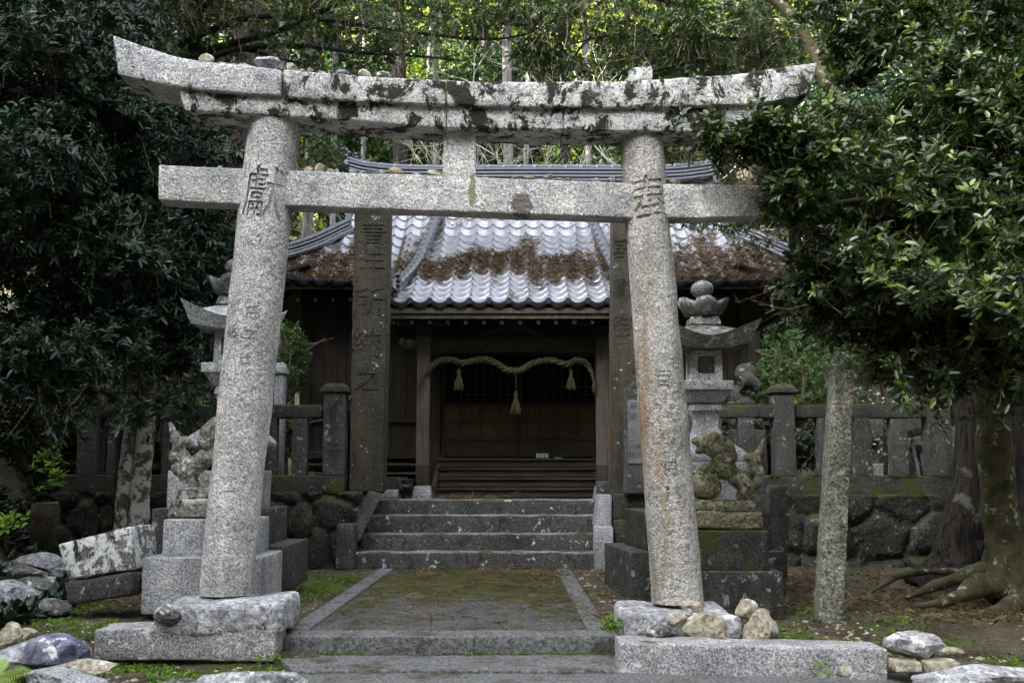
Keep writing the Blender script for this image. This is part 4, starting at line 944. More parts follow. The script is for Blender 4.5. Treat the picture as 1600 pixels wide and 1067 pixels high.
# ------------------------------------------------------------------ small things in the graveyard beyond the right fence
Y = 19
def far(nm, x0, x1, y0, y1, Y, d, mat, label, cat, **k):
    m = MB(); pbox(m, x0, x1, y0, y1, Y, d, r=.02, step=.12, amp=.008, **k); return single(nm, m, G[mat], label, cat)
far('grave_plinth', 1364, 1398, 724, 760, Y, .5, 'granite', 'pale square plinth seen through the right fence', 'gravestone')
far('gravestone', 1382, 1398, 692, 724, Y+.1, .3, 'granite_dark', 'small upright gravestone seen through the right fence', 'gravestone')
t = thing('grave_shrine', P(1440, 760, 18.5), 'little stone grave shrine with mossy roof and leaning slats seen through the right fence', 'stone shrine'); Y = 18.5
m = MB(); hexa(m, [P(1422, 760, Y+.1), P(1458, 760, Y+.1), P(1452, 703, Y+.1), P(1422, 705, Y+.1)], .3, r=.01, step=.2); m.build('panel', G['granite_dark'], t)
for a, b in (((1426, 686), (1437, 745)), ((1441, 708), (1449, 748)), ((1449, 706), (1456, 748))):
    m = MB(); hexa(m, [P(b[0]-2.4, b[1], Y-.05), P(b[0]+2.4, b[1], Y-.05), P(a[0]+2.4, a[1], Y-.05), P(a[0]-2.4, a[1], Y-.05)], .06, r=.005, step=.2); m.build('slat', G['granite'], t)
m = MB(); hexa(m, [P(1419, 684, Y-.2), P(1450, 678, Y-.2), P(1444, 668, Y-.2), P(1424, 671, Y-.2)], .4, r=.02, step=.1, amp=.01); m.build('roof', G['granite_mossy'], t)
m = MB(); hexa(m, [P(1433, 705, Y-.1), P(1460, 700, Y-.1), P(1460, 690, Y-.1), P(1433, 696, Y-.1)], .4, r=.02, step=.1, amp=.01); m.build('lower_roof', G['granite_mossy'], t)
far('grave_monument', 1316, 1334, 548, 590, 20.4, .25, 'granite', 'pale upright monument on the terrace behind the alone standing post', 'gravestone')
far('grave_monument', 1340, 1352, 556, 590, 20.6, .25, 'granite', 'slim pale monument right behind the alone standing post', 'gravestone')
far('long_stone', 1355, 1415, 569, 573, 20.7, .4, 'granite', 'long pale stone slab lying on the far terrace wall', 'stone slab')
far('hedge_block', 1130, 1160, 670, 700, 14.2, .4, 'granite_dark', 'dark stone block behind the fence near the right lantern', 'stone block')
# ------------------------------------------------------------------ shrine hall
HB = .72
hall = thing('shrine_hall', (.25, 16.3, HB), 'old wooden shrine hall with grey tiled roof strewn with brown needles behind the torii', 'shrine')
XL, XR, YE, YH, GL, GR = -3.95, 4.45, 15.2, 16.65, -2.62, 3.42
ZE = Z(441, YE); YR = 17.8; ZR = Z(283, YR)-.02
A1 = .52; A2 = (ZR-ZE-A1*(YR-YE))/(YR-YE)**2
PL, PR, YP = -1.66, 1.62, 13.9
Z0P = Z(474, 13.9)
def zroof(x, y):
    if PL-.005 <= x <= PR+.005 and y < 16.6: return Z0P+.45*(y-13.9)+ZC*(y-13.9)**2
    e = max(0, abs(x-.25)-1.8)/2.4
    if y >= YE: z = ZE+A1*(y-YE)+A2*(y-YE)**2+.16*e**3*max(0, 1-(y-YE)/2.2)
    else: z = ZE-.385*(YE-y)
    return z
def xlim(y):
    if y < YE: return PL, PR
    if y < YH: f = (y-YE)/(YH-YE); return XL+(GL-XL)*f, XR+(GR-XR)*f
    f = (y-YH)/(YR-YH); return GL-.0*f+.12*f*0, GR
ZC = 0; ZC = (zroof(1.9, 16.6)-Z0P-.45*2.7)/2.7**2
m = MB(); TW = .255; EX = .225
rows = []
for part_ in (0, 1, 2):
    y = YP if part_ == 0 else YE
    while y < YR-.05: rows.append((y, part_)); y += EX*(1 if y < 16.6 else .90)
for ri, (y0, part_) in enumerate(rows):
    y1 = y0+EX*1.12; l, r_ = xlim(y0+.02)
    if part_ == 0: l, r_ = PL, PR
    elif part_ == 1: r_ = PL-.006
    else: l = PR+.006
    n0, n1 = math.floor(l/TW*8), math.ceil(r_/TW*8); xs_ = [k*TW/8 for k in range(n0, n1+1)]; vs = []
    for x in xs_:
        x = min(max(x, l), r_)
        u = (x/TW) % 1.0
        o_ = -.030*math.sin(math.pi*u/.68) if u < .68 else .036*math.sin(math.pi*(u-.68)/.32)
        j = .004*noise.noise(Vector((math.floor(x/TW)*3.1, ri*2.3, 0)))
        z0 = zroof(x, y0); z1 = zroof(x, min(y1, YR))
        vs += [(x, y0+.034, z0+o_-.02+j), (x, y0-.008, z0+o_+.040+j), (x, y0+.5*(y1-y0), (z0+z1)/2+o_+.024+j), (x, min(y1, YR), z1+o_+.008+j)]
    fs = []
    for i in range(len(xs_)-1):
        for q in range(3): fs.append((i*4+q, (i+1)*4+q, (i+1)*4+q+1, i*4+q+1))
    m.add(vs, fs)
rt = m.build('roof_tiles', G['tile'], hall); rt.data.set_sharp_from_angle(angle=math.radians(45))
# eave row of the main roof left and right of the porch is the first row there; round end knobs
m = MB()
def knobs(l, r_, y):
    k = math.floor(l/TW)
    while k*TW < r_:
        x = (k+.84)*TW
        if l+.05 < x < r_-.05:
            z = zroof(x, y)+.030; m = MB(); tube(m, [(x, y-.045, z), (x, y+.05, z+.01)], .042, 10); m.build('eave_tile', G['ridge'], hall, smooth=False)
        k += 1
knobs(PL, PR, YP); knobs(XL, PL, YE); knobs(PR, XR, YE)
# eave lip under the first row
m = MB()
for l, r_, y in ((PL, PR, YP), (XL, PL-.01, YE), (PR+.01, XR, YE)):
    n = int((r_-l)/(TW/8)); vs = []
    for i in range(n+1):
        x = l+(r_-l)*i/n; u = (x/TW) % 1; o_ = -.030*math.sin(math.pi*u/.68) if u < .68 else .036*math.sin(math.pi*(u-.68)/.32); z = zroof(x, y)+o_
        vs += [(x, y-.012, z+.040), (x, y-.012, z-.035), (x, y+.1, z-.03)]
    m.add(vs, [(i*3+q, i*3+q+1, (i+1)*3+q+1, (i+1)*3+q) for i in range(n) for q in (0, 1)])
m.build('eave_lip', G['ridge'], hall)
# sides and rear of the roof
m = MB()
def sheet(f, nu, nv):
    vs = [f(i/nu, j/nv) for i in range(nu+1) for j in range(nv+1)]
    m.add(vs, [(i*(nv+1)+j, (i+1)*(nv+1)+j, (i+1)*(nv+1)+j+1, i*(nv+1)+j+1) for i in range(nu) for j in range(nv)])
YB = 20.4
wv = lambda t: .03*abs(math.sin(math.pi*t/TW))
sheet(lambda u, v: (XL+(GL-XL)*v, (YE+(YH-YE)*v)+((YB-YE)-(YH-YE)*2*v)*u, zroof(XL, YE)+(zroof(GL, YH)-zroof(XL, YE))*(v*.75+v*v*.25)+wv(u*(YB-YE))), 160, 8)
sheet(lambda u, v: (XR+(GR-XR)*v, (YE+(YH-YE)*v)+((YB-YE)-(YH-YE)*2*v)*u, zroof(XR, YE)+(zroof(GR, YH)-zroof(XR, YE))*(v*.75+v*v*.25)+wv(u*(YB-YE))), 160, 8)
sheet(lambda u, v: ((XL+(GL-XL)*min(1, v*1.8))*(1-u)+(XR+(GR-XR)*min(1, v*1.8))*u, YB+(YR-YB)*v, zroof(0, YE+(YR-YE)*v)+.02), 60, 8)
m.build('rear_roof', G['tile'], hall)
for x_ in (PL, PR):
    m = MB(); n_ = 12
    for i in range(n_+1):
        y = 13.93+(16.55-13.93)*i/n_; z = zroof(0, y); m.v += [(x_-.02, y, z+.03), (x_+.02, y, z+.03), (x_-.02, y, z-.26), (x_+.02, y, z-.26)]
    for i in range(n_):
        a = i*4; m.f += [(a, a+4, a+6, a+2), (a+1, a+3, a+7, a+5), (a, a+1, a+5, a+4), (a+2, a+6, a+7, a+3)]
    m.f += [(0, 2, 3, 1), (n_*4, n_*4+1, n_*4+3, n_*4+2)]; m.build('barge_board', G['wood'], hall, smooth=False)
m = MB()
for x, s_ in ((GL+.25, -1), (GR-.25, 1)):
    m.add([(x, YH+.1, zroof(0, YH)-.05), (x, YR*2-YH-.3, zroof(0, YH)-.05), (x, YR, ZR-.04), (x+.06*s_, YH+.1, zroof(0, YH)-.05), (x+.06*s_, YR*2-YH-.3, zroof(0, YH)-.05), (x+.06*s_, YR, ZR-.04)], [(0, 1, 2), (5, 4, 3), (0, 2, 5, 3), (1, 4, 5, 2)])
m.build('gable_board', G['wood'], hall, smooth=False)
# ridges: stacked courses with a round cap of jointed tiles
def ridge(name, pts, w_, h, capr=.05, lay=3, seg=.26, mat='ridge', side=True):
    pts = spline(pts, 10); r = hall and MB(); L = [0]
    for a, b in zip(pts, pts[1:]): L.append(L[-1]+(b-a).length)
    m = MB(); n = len(pts)
    for q in range(lay):
        ww = w_*(1-.12*q)+(.02 if q % 2 else 0); z0, z1 = h*q/lay, h*(q+.82)/lay; vs = []
        for i, p in enumerate(pts):
            t = (pts[min(i+1, n-1)]-pts[max(i-1, 0)]).normalized(); s_ = Vector((t.y, -t.x, 0)).normalized()
            for sg, zz in ((-1, z0), (1, z0), (1, z1), (-1, z1)): vs.append(p+s_*sg*ww/2+Vector((0, 0, zz)))
        fs = [(i*4+j, i*4+(j+1) % 4, (i+1)*4+(j+1) % 4, (i+1)*4+j) for i in range(n-1) for j in range(4)]+[(3, 2, 1, 0), tuple((n-1)*4+j for j in range(4))]
        m.add(vs, fs)
    def capline(offs, rr):
        cp = []; 
        for i, p in enumerate(pts):
            t = (pts[min(i+1, n-1)]-pts[max(i-1, 0)]).normalized(); s_ = Vector((t.y, -t.x, 0)).normalized(); cp.append(p+s_*offs[0]+Vector((0, 0, offs[1])))
        fine = []; 
        tot = L[-1]; k = max(8, int(tot/.02))
        for i in range(k+1):
            d = tot*i/k; j = max(0, min(n-2, int(np.searchsorted(L, d))-1)); f = (d-L[j])/max(1e-6, L[j+1]-L[j]); fine.append((cp[j].lerp(cp[j+1], f), d))
        tube(m, [f[0] for f in fine], [rr*(1.18 if (f[1] % seg) < .035 else 1.0-.10*((f[1] % seg)/seg)) for f in fine], 10)
    capline((0, h+.012), capr)
    if side:
        capline((-w_*.58, .03), capr*.8); capline((w_*.58, .03), capr*.8)
    return m.build(name, G[mat], hall)
zt = ZR-.02
ridge('main_ridge', [(GL-.10, YR, zt+.13), (GL+.25, YR, zt+.05), (GL+1.0, YR, zt), (.4, YR, zt), (GR-1.0, YR, zt), (GR-.25, YR, zt+.06), (GR, YR, zt+.12)], .26, .26, .055, 4, side=False)
ridge('hip_ridge', [(GL+.05, YH+.12, zroof(GL, YH)+.06), (-3.1, 16.12, zroof(-3.1, 16.12)+.02), (-3.6, 15.57, zroof(-3.6, 15.57)+.05), (XL, YE-.02, zroof(XL, YE)+.10)], .20, .17)
ridge('hip_ridge', [(GR-.05, YH+.12, zroof(GR, YH)+.06), (3.9, 16.12, zroof(3.9, 16.12)+.02), (4.2, 15.57, zroof(4.2, 15.57)+.05), (XR, YE-.02, zroof(XR, YE)+.10)], .20, .17)
for x0, x1, x2, lb in ((X(684, 17.2), X(655, 15.8), PL+.06, 0), (1.22, 1.4, PR-.06, 1)):
    ridge('descending_ridge', [(x0, 17.1, zroof(0, 17.1)+.02), (x1, 15.6, zroof(0, 15.6)+.02), ((x1+x2)/2, 14.7, zroof(0, 14.7)+.03), (x2, 14.02, zroof(0, 14.02)+.05)], .10, .05, .075, 1, seg=.2, side=False)
for sx in (GL+.02, GR-.02):
    ridge('verge_ridge', [(sx, YR-.1, ZR+.02), (sx, 17.2, zroof(0, 17.2)+.03), (sx, YH+.1, zroof(0, YH)+.05)], .10, .05, .06, 1, side=False)
# demon end ornaments: scrolled crest with a round boss
def crest(x, y, z, k, name='ridge_ornament'):
    m = MB()
    ell(m, (x, y, z+.05*k), (.09*k, .05*k, .09*k)); tube(m, [(x, y-.07*k, z+.03*k), (x, y, z+.03*k)], [.052*k]*2, 14); 
    for s_ in (-1, 1):
        for q in range(5):
            a = .3+q*.45; ell(m, (x+s_*(.09+.05*math.sin(a))*k, y, z+(-.02+.06*q)*k), (.035*k, .04*k, .035*k), sub=2)
    for q in range(4): ell(m, (x+(.02*(-1)**q)*k, y, z+(.14+.05*q)*k), (.05*k*(1-.15*q), .04*k, .04*k), sub=2)
    m.build(name, G['ridge'], hall)
crest(PL+.03, 13.98, zroof(0, 14)+.09, 1.1); crest(PR-.03, 13.98, zroof(0, 14)+.09, 1.1); crest(XL-.03, YE-.06, zroof(XL, YE)+.18, 1.0); crest(XR+.03, YE-.06, zroof(XR, YE)+.18, 1.0)
crest(GL-.14, YR, zt+.28, 1.0); crest(GR+.02, YR, zt+.26, 1.2)
# soffit boards, fascia and rafters
m = MB()
def quad(a, b, c, d, th=.03):
    a, b, c, d = map(Vector, (a, b, c, d)); n_ = (b-a).cross(d-a).normalized()*th
    m.add([a, b, c, d, a+n_, b+n_, c+n_, d+n_], [(0, 1, 2, 3), (7, 6, 5, 4), (0, 4, 5, 1), (1, 5, 6, 2), (2, 6, 7, 3), (3, 7, 4, 0)])
quad((PL, YP+.06, zroof(0, YP)-.085), (PR, YP+.06, zroof(0, YP)-.085), (PR, 16.25, zroof(0, YP)+.70), (PL, 16.25, zroof(0, YP)+.70))
quad((XL+.05, YE+.06, ZE-.08), (PL, YE+.06, ZE-.10), (PL, 16.4, ZE+.30), (XL+.05, 16.4, ZE+.30))
quad((PR, YE+.06, ZE-.10), (XR-.05, YE+.06, ZE-.08), (XR-.05, 16.4, ZE+.30), (PR, 16.4, ZE+.30))
quad((XL+.05, YE+.1, ZE-.02), (XL+.05, YB, ZE-.02), (-2.9, YB, ZE+.3), (-2.9, YE+.1, ZE+.3))
quad((XR-.05, YB, ZE-.02), (XR-.05, YE+.1, ZE-.02), (3.2, YE+.1, ZE+.3), (3.2, YB, ZE+.3))
m.build('soffit', G['wood'], hall, smooth=False)
for l, r_, y in ((PL, PR, YP), (XL, PL-.02, YE), (PR+.02, XR, YE)):
    m = MB(); z = zroof(0, y); box(m, ((l+r_)/2, y+.05, z-.125), (r_-l-.02, .05, .075)); box(m, ((l+r_)/2, y+.09, z-.19), (r_-l-.06, .05, .06)); m.build('fascia', G['post'] if y == YP else G['wood_x'], hall, smooth=False)
x = PL+.12
while x < PR-.05:
    m = MB(); a = Vector((x, YP+.10, zroof(0, YP)-.235)); tube(m, [a, a+Vector((0, 2.2, .78))], .032, 4); m.build('rafter', G['wood'], hall, smooth=False); x += .235
x = XL+.15
while x < XR-.1:
    if not PL-.05 < x < PR+.05:
        m = MB(); a = Vector((x, YE+.10, ZE-.24)); tube(m, [a, a+Vector((0, 1.15, .36))], .032, 4); m.build('rafter', G['wood'], hall, smooth=False)
    x += .25
m = MB(); tube(m, [(XR-.05, YE+.05, ZE-.13), (XR-.05, YB, ZE-.13)], .05, 4); m.build('side_fascia', G['wood_brown'], hall, smooth=False); m = MB(); tube(m, [(XL+.05, YE+.05, ZE-.13), (XL+.05, YB, ZE-.13)], .05, 4); m.build('side_fascia', G['wood_brown'], hall, smooth=False)
# walls
WL, WR, WY = X(469, 16.3), X(1172, 16.3), 16.3
DL, DR = X(690, WY), X(934, WY); FZ = Z(716, WY)
def planks(l, r_, z0, z1, y, name='plank_wall', pw=.20, mat='wood'):
    m = MB(); n = max(1, round((r_-l)/pw))
    for i in range(n):
        a = l+(r_-l)*i/n; box(m, (a+(r_-l)/n/2, y+.02+.004*(i % 3), z0), ((r_-l)/n-.006, .03, z1-z0), r=.004)
    m.build(name, G[mat], hall, smooth=False)
planks(WL+.1, DL-.12, Z(652, WY), ZE+.1, WY); planks(WL+.1, DL-.12, Z(708, WY), Z(658, WY), WY+.002)
planks(DR+.12, WR-.1, Z(652, WY), ZE+.1, WY); planks(DR+.12, WR-.1, Z(708, WY), Z(658, WY), WY+.002)
m = MB()
for z, h in ((Z(660, WY), .085), (Z(716, WY), .12), (ZE-.15, .16)):
    for l, r_ in ((WL, DL-.06), (DR+.06, WR)): m = MB(); box(m, ((l+r_)/2, WY-.02, z), (r_-l, .07, h), r=.006); m.build('wall_rail', G['wood_x'], hall, smooth=False)
for x in (WL+.05, X(548, WY), DL-.09, DR+.09, X(1060, WY), WR-.05):
    m = MB(); box(m, (x, WY+.01, HB+.06), (.15, .15, ZE+.15-HB), r=.01); m.build('wall_post', G['wood'], hall, smooth=False)
    m = MB(); box(m, (x, WY, HB-.01), (.26, .26, .08), r=.02, step=.1, amp=.01); m.build('foundation_stone', G['granite_dark'], hall)
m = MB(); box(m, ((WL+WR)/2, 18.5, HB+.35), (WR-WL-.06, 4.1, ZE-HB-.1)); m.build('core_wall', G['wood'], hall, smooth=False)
m = MB(); box(m, ((WL+WR)/2, 18.5, HB+.02), (WR-WL-.2, 3.2, .36)); m.build('underfloor_shade_box', G['dark_fill'], hall, smooth=False)  # black box stands in for the shade under the floor
m = MB()
for z in (Z(727, WY), Z(741, WY)):
    for l, r_ in ((WL, DL-.1), (DR+.1, WR)): m = MB(); box(m, ((l+r_)/2, WY+.02, z), (r_-l, .05, .035), r=.005); m.build('underfloor_rail', G['post'], hall, smooth=False)
# doors: two leaves, lattice above and panels below
m = MB(); box(m, ((DL+DR)/2, WY+.06, Z(630, WY)), (DR-DL, .012, Z(550, WY)-Z(630, WY))); m.build('lattice_shade_sheet', G['dark_fill'], hall, smooth=False)  # black sheet paints the dark room behind the lattice
for l, r_ in ((DL, X(811, WY)-.006), (X(811, WY)+.006, DR)):
    t = MB(); w_ = r_-l; zt_, zl, zm, zp, z0 = Z(551, WY), Z(628, WY), Z(632, WY), Z(688, WY), Z(713, WY)
    box(t, ((l+r_)/2, WY+.035, z0), (w_-.01, .018, zm-z0)); o_ = t.build('door', G['wood_brown'], hall, smooth=False)
    f = MB()
    for x in (l+.025, r_-.025): box(f, (x, WY+.012, z0), (.05, .035, zt_-z0), r=.004)
    for z in (zp-.0, zm-.03, zt_-.05): box(f, ((l+r_)/2, WY+.008, z), (w_-.104, .035, .05), r=.004)
    box(f, ((l+r_)/2, WY+.006, z0), (w_-.104, .03, zp-z0-.01), r=.004)
    for i in range(1, 4): box(f, (l+w_*i/4, WY+.014, zp+.05), (.028, .02, zm-zp-.085), r=.003)
    box(f, ((l+r_)/2, WY+.016, (zp+zm)/2), (w_-.11, .018, .025), r=.003)
    fo = f.build('door_frame', G['wood'], hall, smooth=False); fo.parent = o_
    g = MB(); n = 9
    for i in range(1, n): box(g, (l+.05+(w_-.1)*i/n, WY+.02, zm+.02), (.022, .014, zt_-zm-.07), r=.002)
    for i in range(1, 6): box(g, ((l+r_)/2, WY+.034, zm+.02+(zt_-zm-.07)*i/6), (w_-.1, .012, .022), r=.002)
    go = g.build('lattice', G['wood'], hall, smooth=False); go.parent = o_
# porch: floor edge, wooden steps, posts, beam, brackets
SB = [(777, 760, 15.02), (760, 741, 15.26), (741, 722, 15.50)]
for i in range(4):
    y = 15.0+.27*i; h = (FZ-HB)/4; a, b = X(683, y), X(932, y)
    m = MB(); box(m, ((a+b)/2, y+.165, HB+h*i+.01), (b-a, .30, h-.045), r=.004, taper=1); box(m, ((a+b)/2, y+.135, HB+h*(i+1)-.035), (b-a+.02, .33, .034), r=.006, step=.3, amp=.003)
    m.build('wooden_step', G['wood_x'] if i != 3 else G['wood_x'], hall, smooth=False)
m = MB(); box(m, ((DL+DR)/2, 16.12, HB+.02), (DR-DL+.2, .3, FZ-HB-.03)); m.build('porch_floor', G['wood_x'], hall, smooth=False)
for x in (X(681, 15.3), X(934, 15.3)):
    m = MB(); hexa(m, [(x-.03, 14.95, HB+.01), (x-.03, 16.2, HB+.01), (x-.03, 16.2, FZ+.05), (x-.03, 14.95, HB+.16)], .06, N=(1, 0, 0), r=.005); m.build('stair_string', G['wood_x'], hall, smooth=False)
YPP = 14.7; PX = (X(661, YPP), X(942, YPP)); ztop = Z(527, YPP)
for x in PX:
    m = MB(); box(m, (x, YPP, HB+.16), (.175, .175, ztop-HB-.16), r=.015, step=.2, amp=.004); m.build('porch_post', G['post'], hall)
    m = MB(); box(m, (x, YPP, HB+.17), (.184, .184, .28), r=.015); m.build('post_sleeve', G['rock_dark'] if False else G['wood'], hall)
    m = MB(); box(m, (x, YPP, HB-.01), (.27, .27, .18), r=.015, step=.1, amp=.004, taper=.78); m.build('post_base', G['granite'], hall)
    m = MB(); z = ztop
    box(m, (x, YPP, z), (.24, .24, .05), r=.01); box(m, (x, YPP, z+.05), (.18, .18, .10), r=.01, taper=1.35); box(m, (x, YPP, z+.15), (.72, .11, .075), r=.02)
    for d in (-.29, 0, .29): box(m, (x+d, YPP, z+.226), (.15, .15, .07), r=.01, taper=1.2)
    m.build('bracket', G['wood'], hall, smooth=False)
zb0 = Z(553, YPP)
m = MB(); a, b = PX[0]-.02, PX[1]+.02
def koryo(u, v, w_): return Vector((a+(b-a)*u, YPP-.055+.11*v, zb0+(ztop-zb0)*w_+.02*math.sin(math.pi*u)*(1-w_)))
grid_box(m, (b-a, .11, ztop-zb0), .01, .12, koryo); bm_ = m.build('porch_beam', G['wood_x'], hall, smooth=False)
m = MB()   # scroll carving in relief on the beam and the curled nosing outside each post
for s_, x0 in ((1, PX[0]+.3), (-1, PX[1]-.3)):
    for q, (dx, r0) in enumerate(((0, .055), (.26, .04), (.5, .03))):
        pts = [(x0+s_*(dx+math.cos(t*.5)*r0*(1-t*.06)), YPP-.057, (zb0+ztop)/2+math.sin(t*.5)*r0*(1-t*.06)) for t in range(13)]; tube(m, pts, .008, 6)
        tube(m, [(x0+s_*(dx+.05), YPP-.057, (zb0+ztop)/2-.04), (x0+s_*(dx+.14), YPP-.057, (zb0+ztop)/2+.01), (x0+s_*(dx+.22), YPP-.057, (zb0+ztop)/2-.02)], .007, 6)
co_ = m.build('beam_carving', G['post'], hall); co_.parent = bm_
for s_, x in ((-1, PX[0]), (1, PX[1])):
    m = MB(); ell(m, (x+s_*.17, YPP, ztop-.10), (.14, .05, .075)); ell(m, (x+s_*.28, YPP, ztop-.065), (.06, .045, .055)); tube(m, [(x+s_*.3+math.cos(t*.6)*.035*(1-t*.06)*s_, YPP-.05, ztop-.07+math.sin(t*.6)*.035*(1-t*.06)) for t in range(11)], .008, 6); m.build('beam_nosing', G['post'], hall)
m = MB(); cx_ = X(800, YPP)   # frog leg strut
for s_ in (-1, 1):
    tube(m, spline([(cx_, YPP, ztop+.22), (cx_+s_*.10, YPP, ztop+.20), (cx_+s_*.20, YPP, ztop+.10), (cx_+s_*.34, YPP, ztop+.05), (cx_+s_*.44, YPP, ztop+.045)], 5), lerpr([.06, .07, .06, .045, .03], 5), 8)
ell(m, (cx_, YPP, ztop+.11), (.13, .04, .09)); m.build('frog_leg_strut', G['wood'], hall)
m = MB(); box(m, ((a+b)/2, YPP, ztop+.30), (b-a+.9, .14, .13), r=.01); m.build('eave_purlin', G['wood_x'], hall, smooth=False)
# signs of use: papers on the floor, bucket and blocks under the porch
m = MB(); Y = 16.0; pbox(m, 838, 857, 708, 716.3, Y, .12, r=.004); ob_ = single('paper_box', m, (lambda s: (s.col(s.mix(s.rng(s.noise(30, 2, sc=(1, 1, 2)), .48, .52), (.55, .54, .5), (.2, .2, .22))), s.m)[1])(NT('printed_box', .7, .2)), 'small pale printed box left on the top porch step before the doors', 'box')
m = MB(); p = P(872, 716, 15.85); box(m, (p.x, 15.86, FZ+.002), (.11, .08, .012), r=.002); single('folded_paper', m, (lambda s: (s.col((.5, .5, .48)), s.m)[1])(NT('paper', .8, .2)), 'flat folded paper on the top porch step right of the small box', 'paper')
Y = 14.6; x = X(636, Y); t = thing('bucket', (x, Y, HB), 'dark plastic bucket beside the left porch post', 'bucket')
s = NT('dark_plastic', .5, .4); s.col((.035, .037, .042)); G['plastic'] = s.m
m = MB(); lathe(m, (x, Y, HB), [(.075, .0), (.085, .15), (.098, .24), (.104, .245), (.104, .26), (.09, .26), (.08, .05), (.01, .05)], 20); m.build('body', G['plastic'], t)
m = MB(); tube(m, spline([(x-.1, Y, HB+.25), (x-.07, Y-.05, HB+.2), (x, Y-.1, HB+.17), (x+.07, Y-.05, HB+.2), (x+.1, Y, HB+.25)], 4), .004, 6); m.build('handle', G['twig_pale'], t)
m = MB(); pbox(m, 594, 622, 765, 777, 14.55, .2, r=.01, amp=.003); single('concrete_block', m, G['granite'], 'pale concrete block on the terrace left of the bucket', 'block')
m = MB(); pbox(m, 600, 634, 745, 765, 15.4, .3, r=.01, amp=.004); single('wooden_crate', m, G['wood'], 'dark low crate in the gap under the hall left of the bucket', 'crate')
# ------------------------------------------------------------------ straw rope with tassels
Y = 14.52; t = thing('straw_rope', (X(800, Y), Y, Z(560, Y)), 'thick twisted straw rope with tassels slung across the shrine porch', 'sacred rope')
rp = spline([P(a, b, Y) for a, b in ((661, 588), (667, 581), (676, 571), (692, 562), (710, 563), (723, 567), (741, 563), (759, 561), (775, 567), (790, 577), (802, 579), (814, 578), (829, 569), (845, 564), (863, 563), (885, 569), (901, 562), (915, 567), (924, 581), (928, 596))], 9)
m = MB(); n = len(rp)
for q in range(3):
    pts = []; rr = []
    for i, p in enumerate(rp):
        tt = (rp[min(i+1, n-1)]-rp[max(i-1, 0)]).normalized(); s_ = Vector((0, -1, 0)); u_ = tt.cross(s_); a = i*.42+q*2.094; f = min(1, .35+min(i, n-1-i)/28)
        pts.append(p+(u_*math.cos(a)+s_*math.sin(a))*.022*f); rr.append(.024*f)
    tube(m, pts, rr, 8, amp=.25, freq=40)
m.build('rope', G['straw'], t)
rb = random.Random(4); m = MB()
for i in range(0, n-1):
    for k in range(3):
        p = rp[i]; d = Vector((rb.gauss(0, 1), rb.gauss(0, 1), rb.gauss(0, 1))).normalized(); tube(m, [p+d*.03, p+d*.05+Vector((rb.uniform(-.03, .03), 0, rb.uniform(-.03, .02)))], .0012, 3, cap=False)
tag(m.build('loose_straw', G['straw'], t), kind='stuff')
def tassel(px, y0, y1, w_, str_top=None):
    a = P(px, y0, Y-.01); b = P(px, y1, Y-.01); h = a.z-b.z; m = MB()
    for k in range(70):
        an = rb.uniform(0, 6.28); r_ = rb.uniform(0, 1)**.5; tp = a+Vector((math.cos(an)*r_*.022, math.sin(an)*r_*.022, -.0)); md_ = a+Vector((math.cos(an)*r_*.022, math.sin(an)*r_*.022, -h*.3))
        e_ = a+Vector((math.cos(an)*r_*w_*S(Y), math.sin(an)*r_*w_*S(Y), -h*rb.uniform(.88, 1.03))); tube(m, [tp, md_, md_.lerp(e_, .5)+Vector((math.cos(an), math.sin(an), 0))*.006*r_, e_], [.005, .004, .004, .002], 4, cap=False)
    o_ = m.build('tassel', G['straw'], t); m = MB(); tube(m, [a+Vector((math.cos(q)*.026, math.sin(q)*.026, -h*.27)) for q in np.linspace(0, 6.5, 14)], .005, 6)
    if str_top: tube(m, [P(px, str_top, Y-.01), a], .004, 5)
    c_ = m.build('binding', G['straw'], t); c_.parent = o_
tassel(717, 577, 610, 9, 566); tassel(806, 611, 648, 10, 580); tassel(892, 578, 609, 9, 566)
m = MB()
for c_, d in ((P(660, 588, Y), Vector((-.22, 0, -1))), (P(928, 596, Y), Vector((.05, 0, -1)))):
    for k in range(50):
        e_ = c_+d*rb.uniform(.10, .17)+Vector((rb.gauss(0, .022), rb.gauss(0, .022), 0)); tube(m, [c_+Vector((rb.gauss(0, .008), rb.gauss(0, .008), .02)), e_], [.004, .002], 4, cap=False)
m.build('frayed_end', G['straw'], t)
# ------------------------------------------------------------------ brown needles lying on the roof tiles
rng = np.random.default_rng(11); n = 125000; q = rng.uniform(0, 1, (n, 3)); pts = []
xx = XL+(XR-XL)*q[:, 0]; yy = YP+(16.9-YP)*q[:, 1]
for x, y, r_ in zip(xx, yy, q[:, 2]):
    l, rr = xlim(y)
    if x < l+.05 or x > rr-.05: continue
    band = math.exp(-((y-15.35)/.62)**2)*1.05
    if x < -1.2: band = max(band, math.exp(-((y-15.7)/.6)**2)*.85)
    if x > 2.1: band = max(band, math.exp(-((y-15.9)/.6)**2)*.85)
    if y < 14.25: band *= .3
    g = noise.noise(Vector((x*1.9, y*1.1, 0)))*.8+noise.noise(Vector((x*6, y*4, 5)))*.45
    if (band+g*1.0-.36)*1.7 < random.random(): continue
    u = (x/TW) % 1.0; o_ = -.030*math.sin(math.pi*u/.68) if u < .68 else .036*math.sin(math.pi*(u-.68)/.32)
    if u > .74 and u < .97 and r_ < .62: continue
    pts.append((x, y, zroof(x, y)+o_+.02+r_*.03))
pts = np.array(pts)[:36000]; print('needles', len(pts))
blades('roof_litter', pts, .10, .011, G['needle'], up=.12, seed=5, loc=(0, 15, 4), kind='stuff', label='dry brown cedar needles strewn over the shrine roof tiles', cat='dead needles', curve=.25)
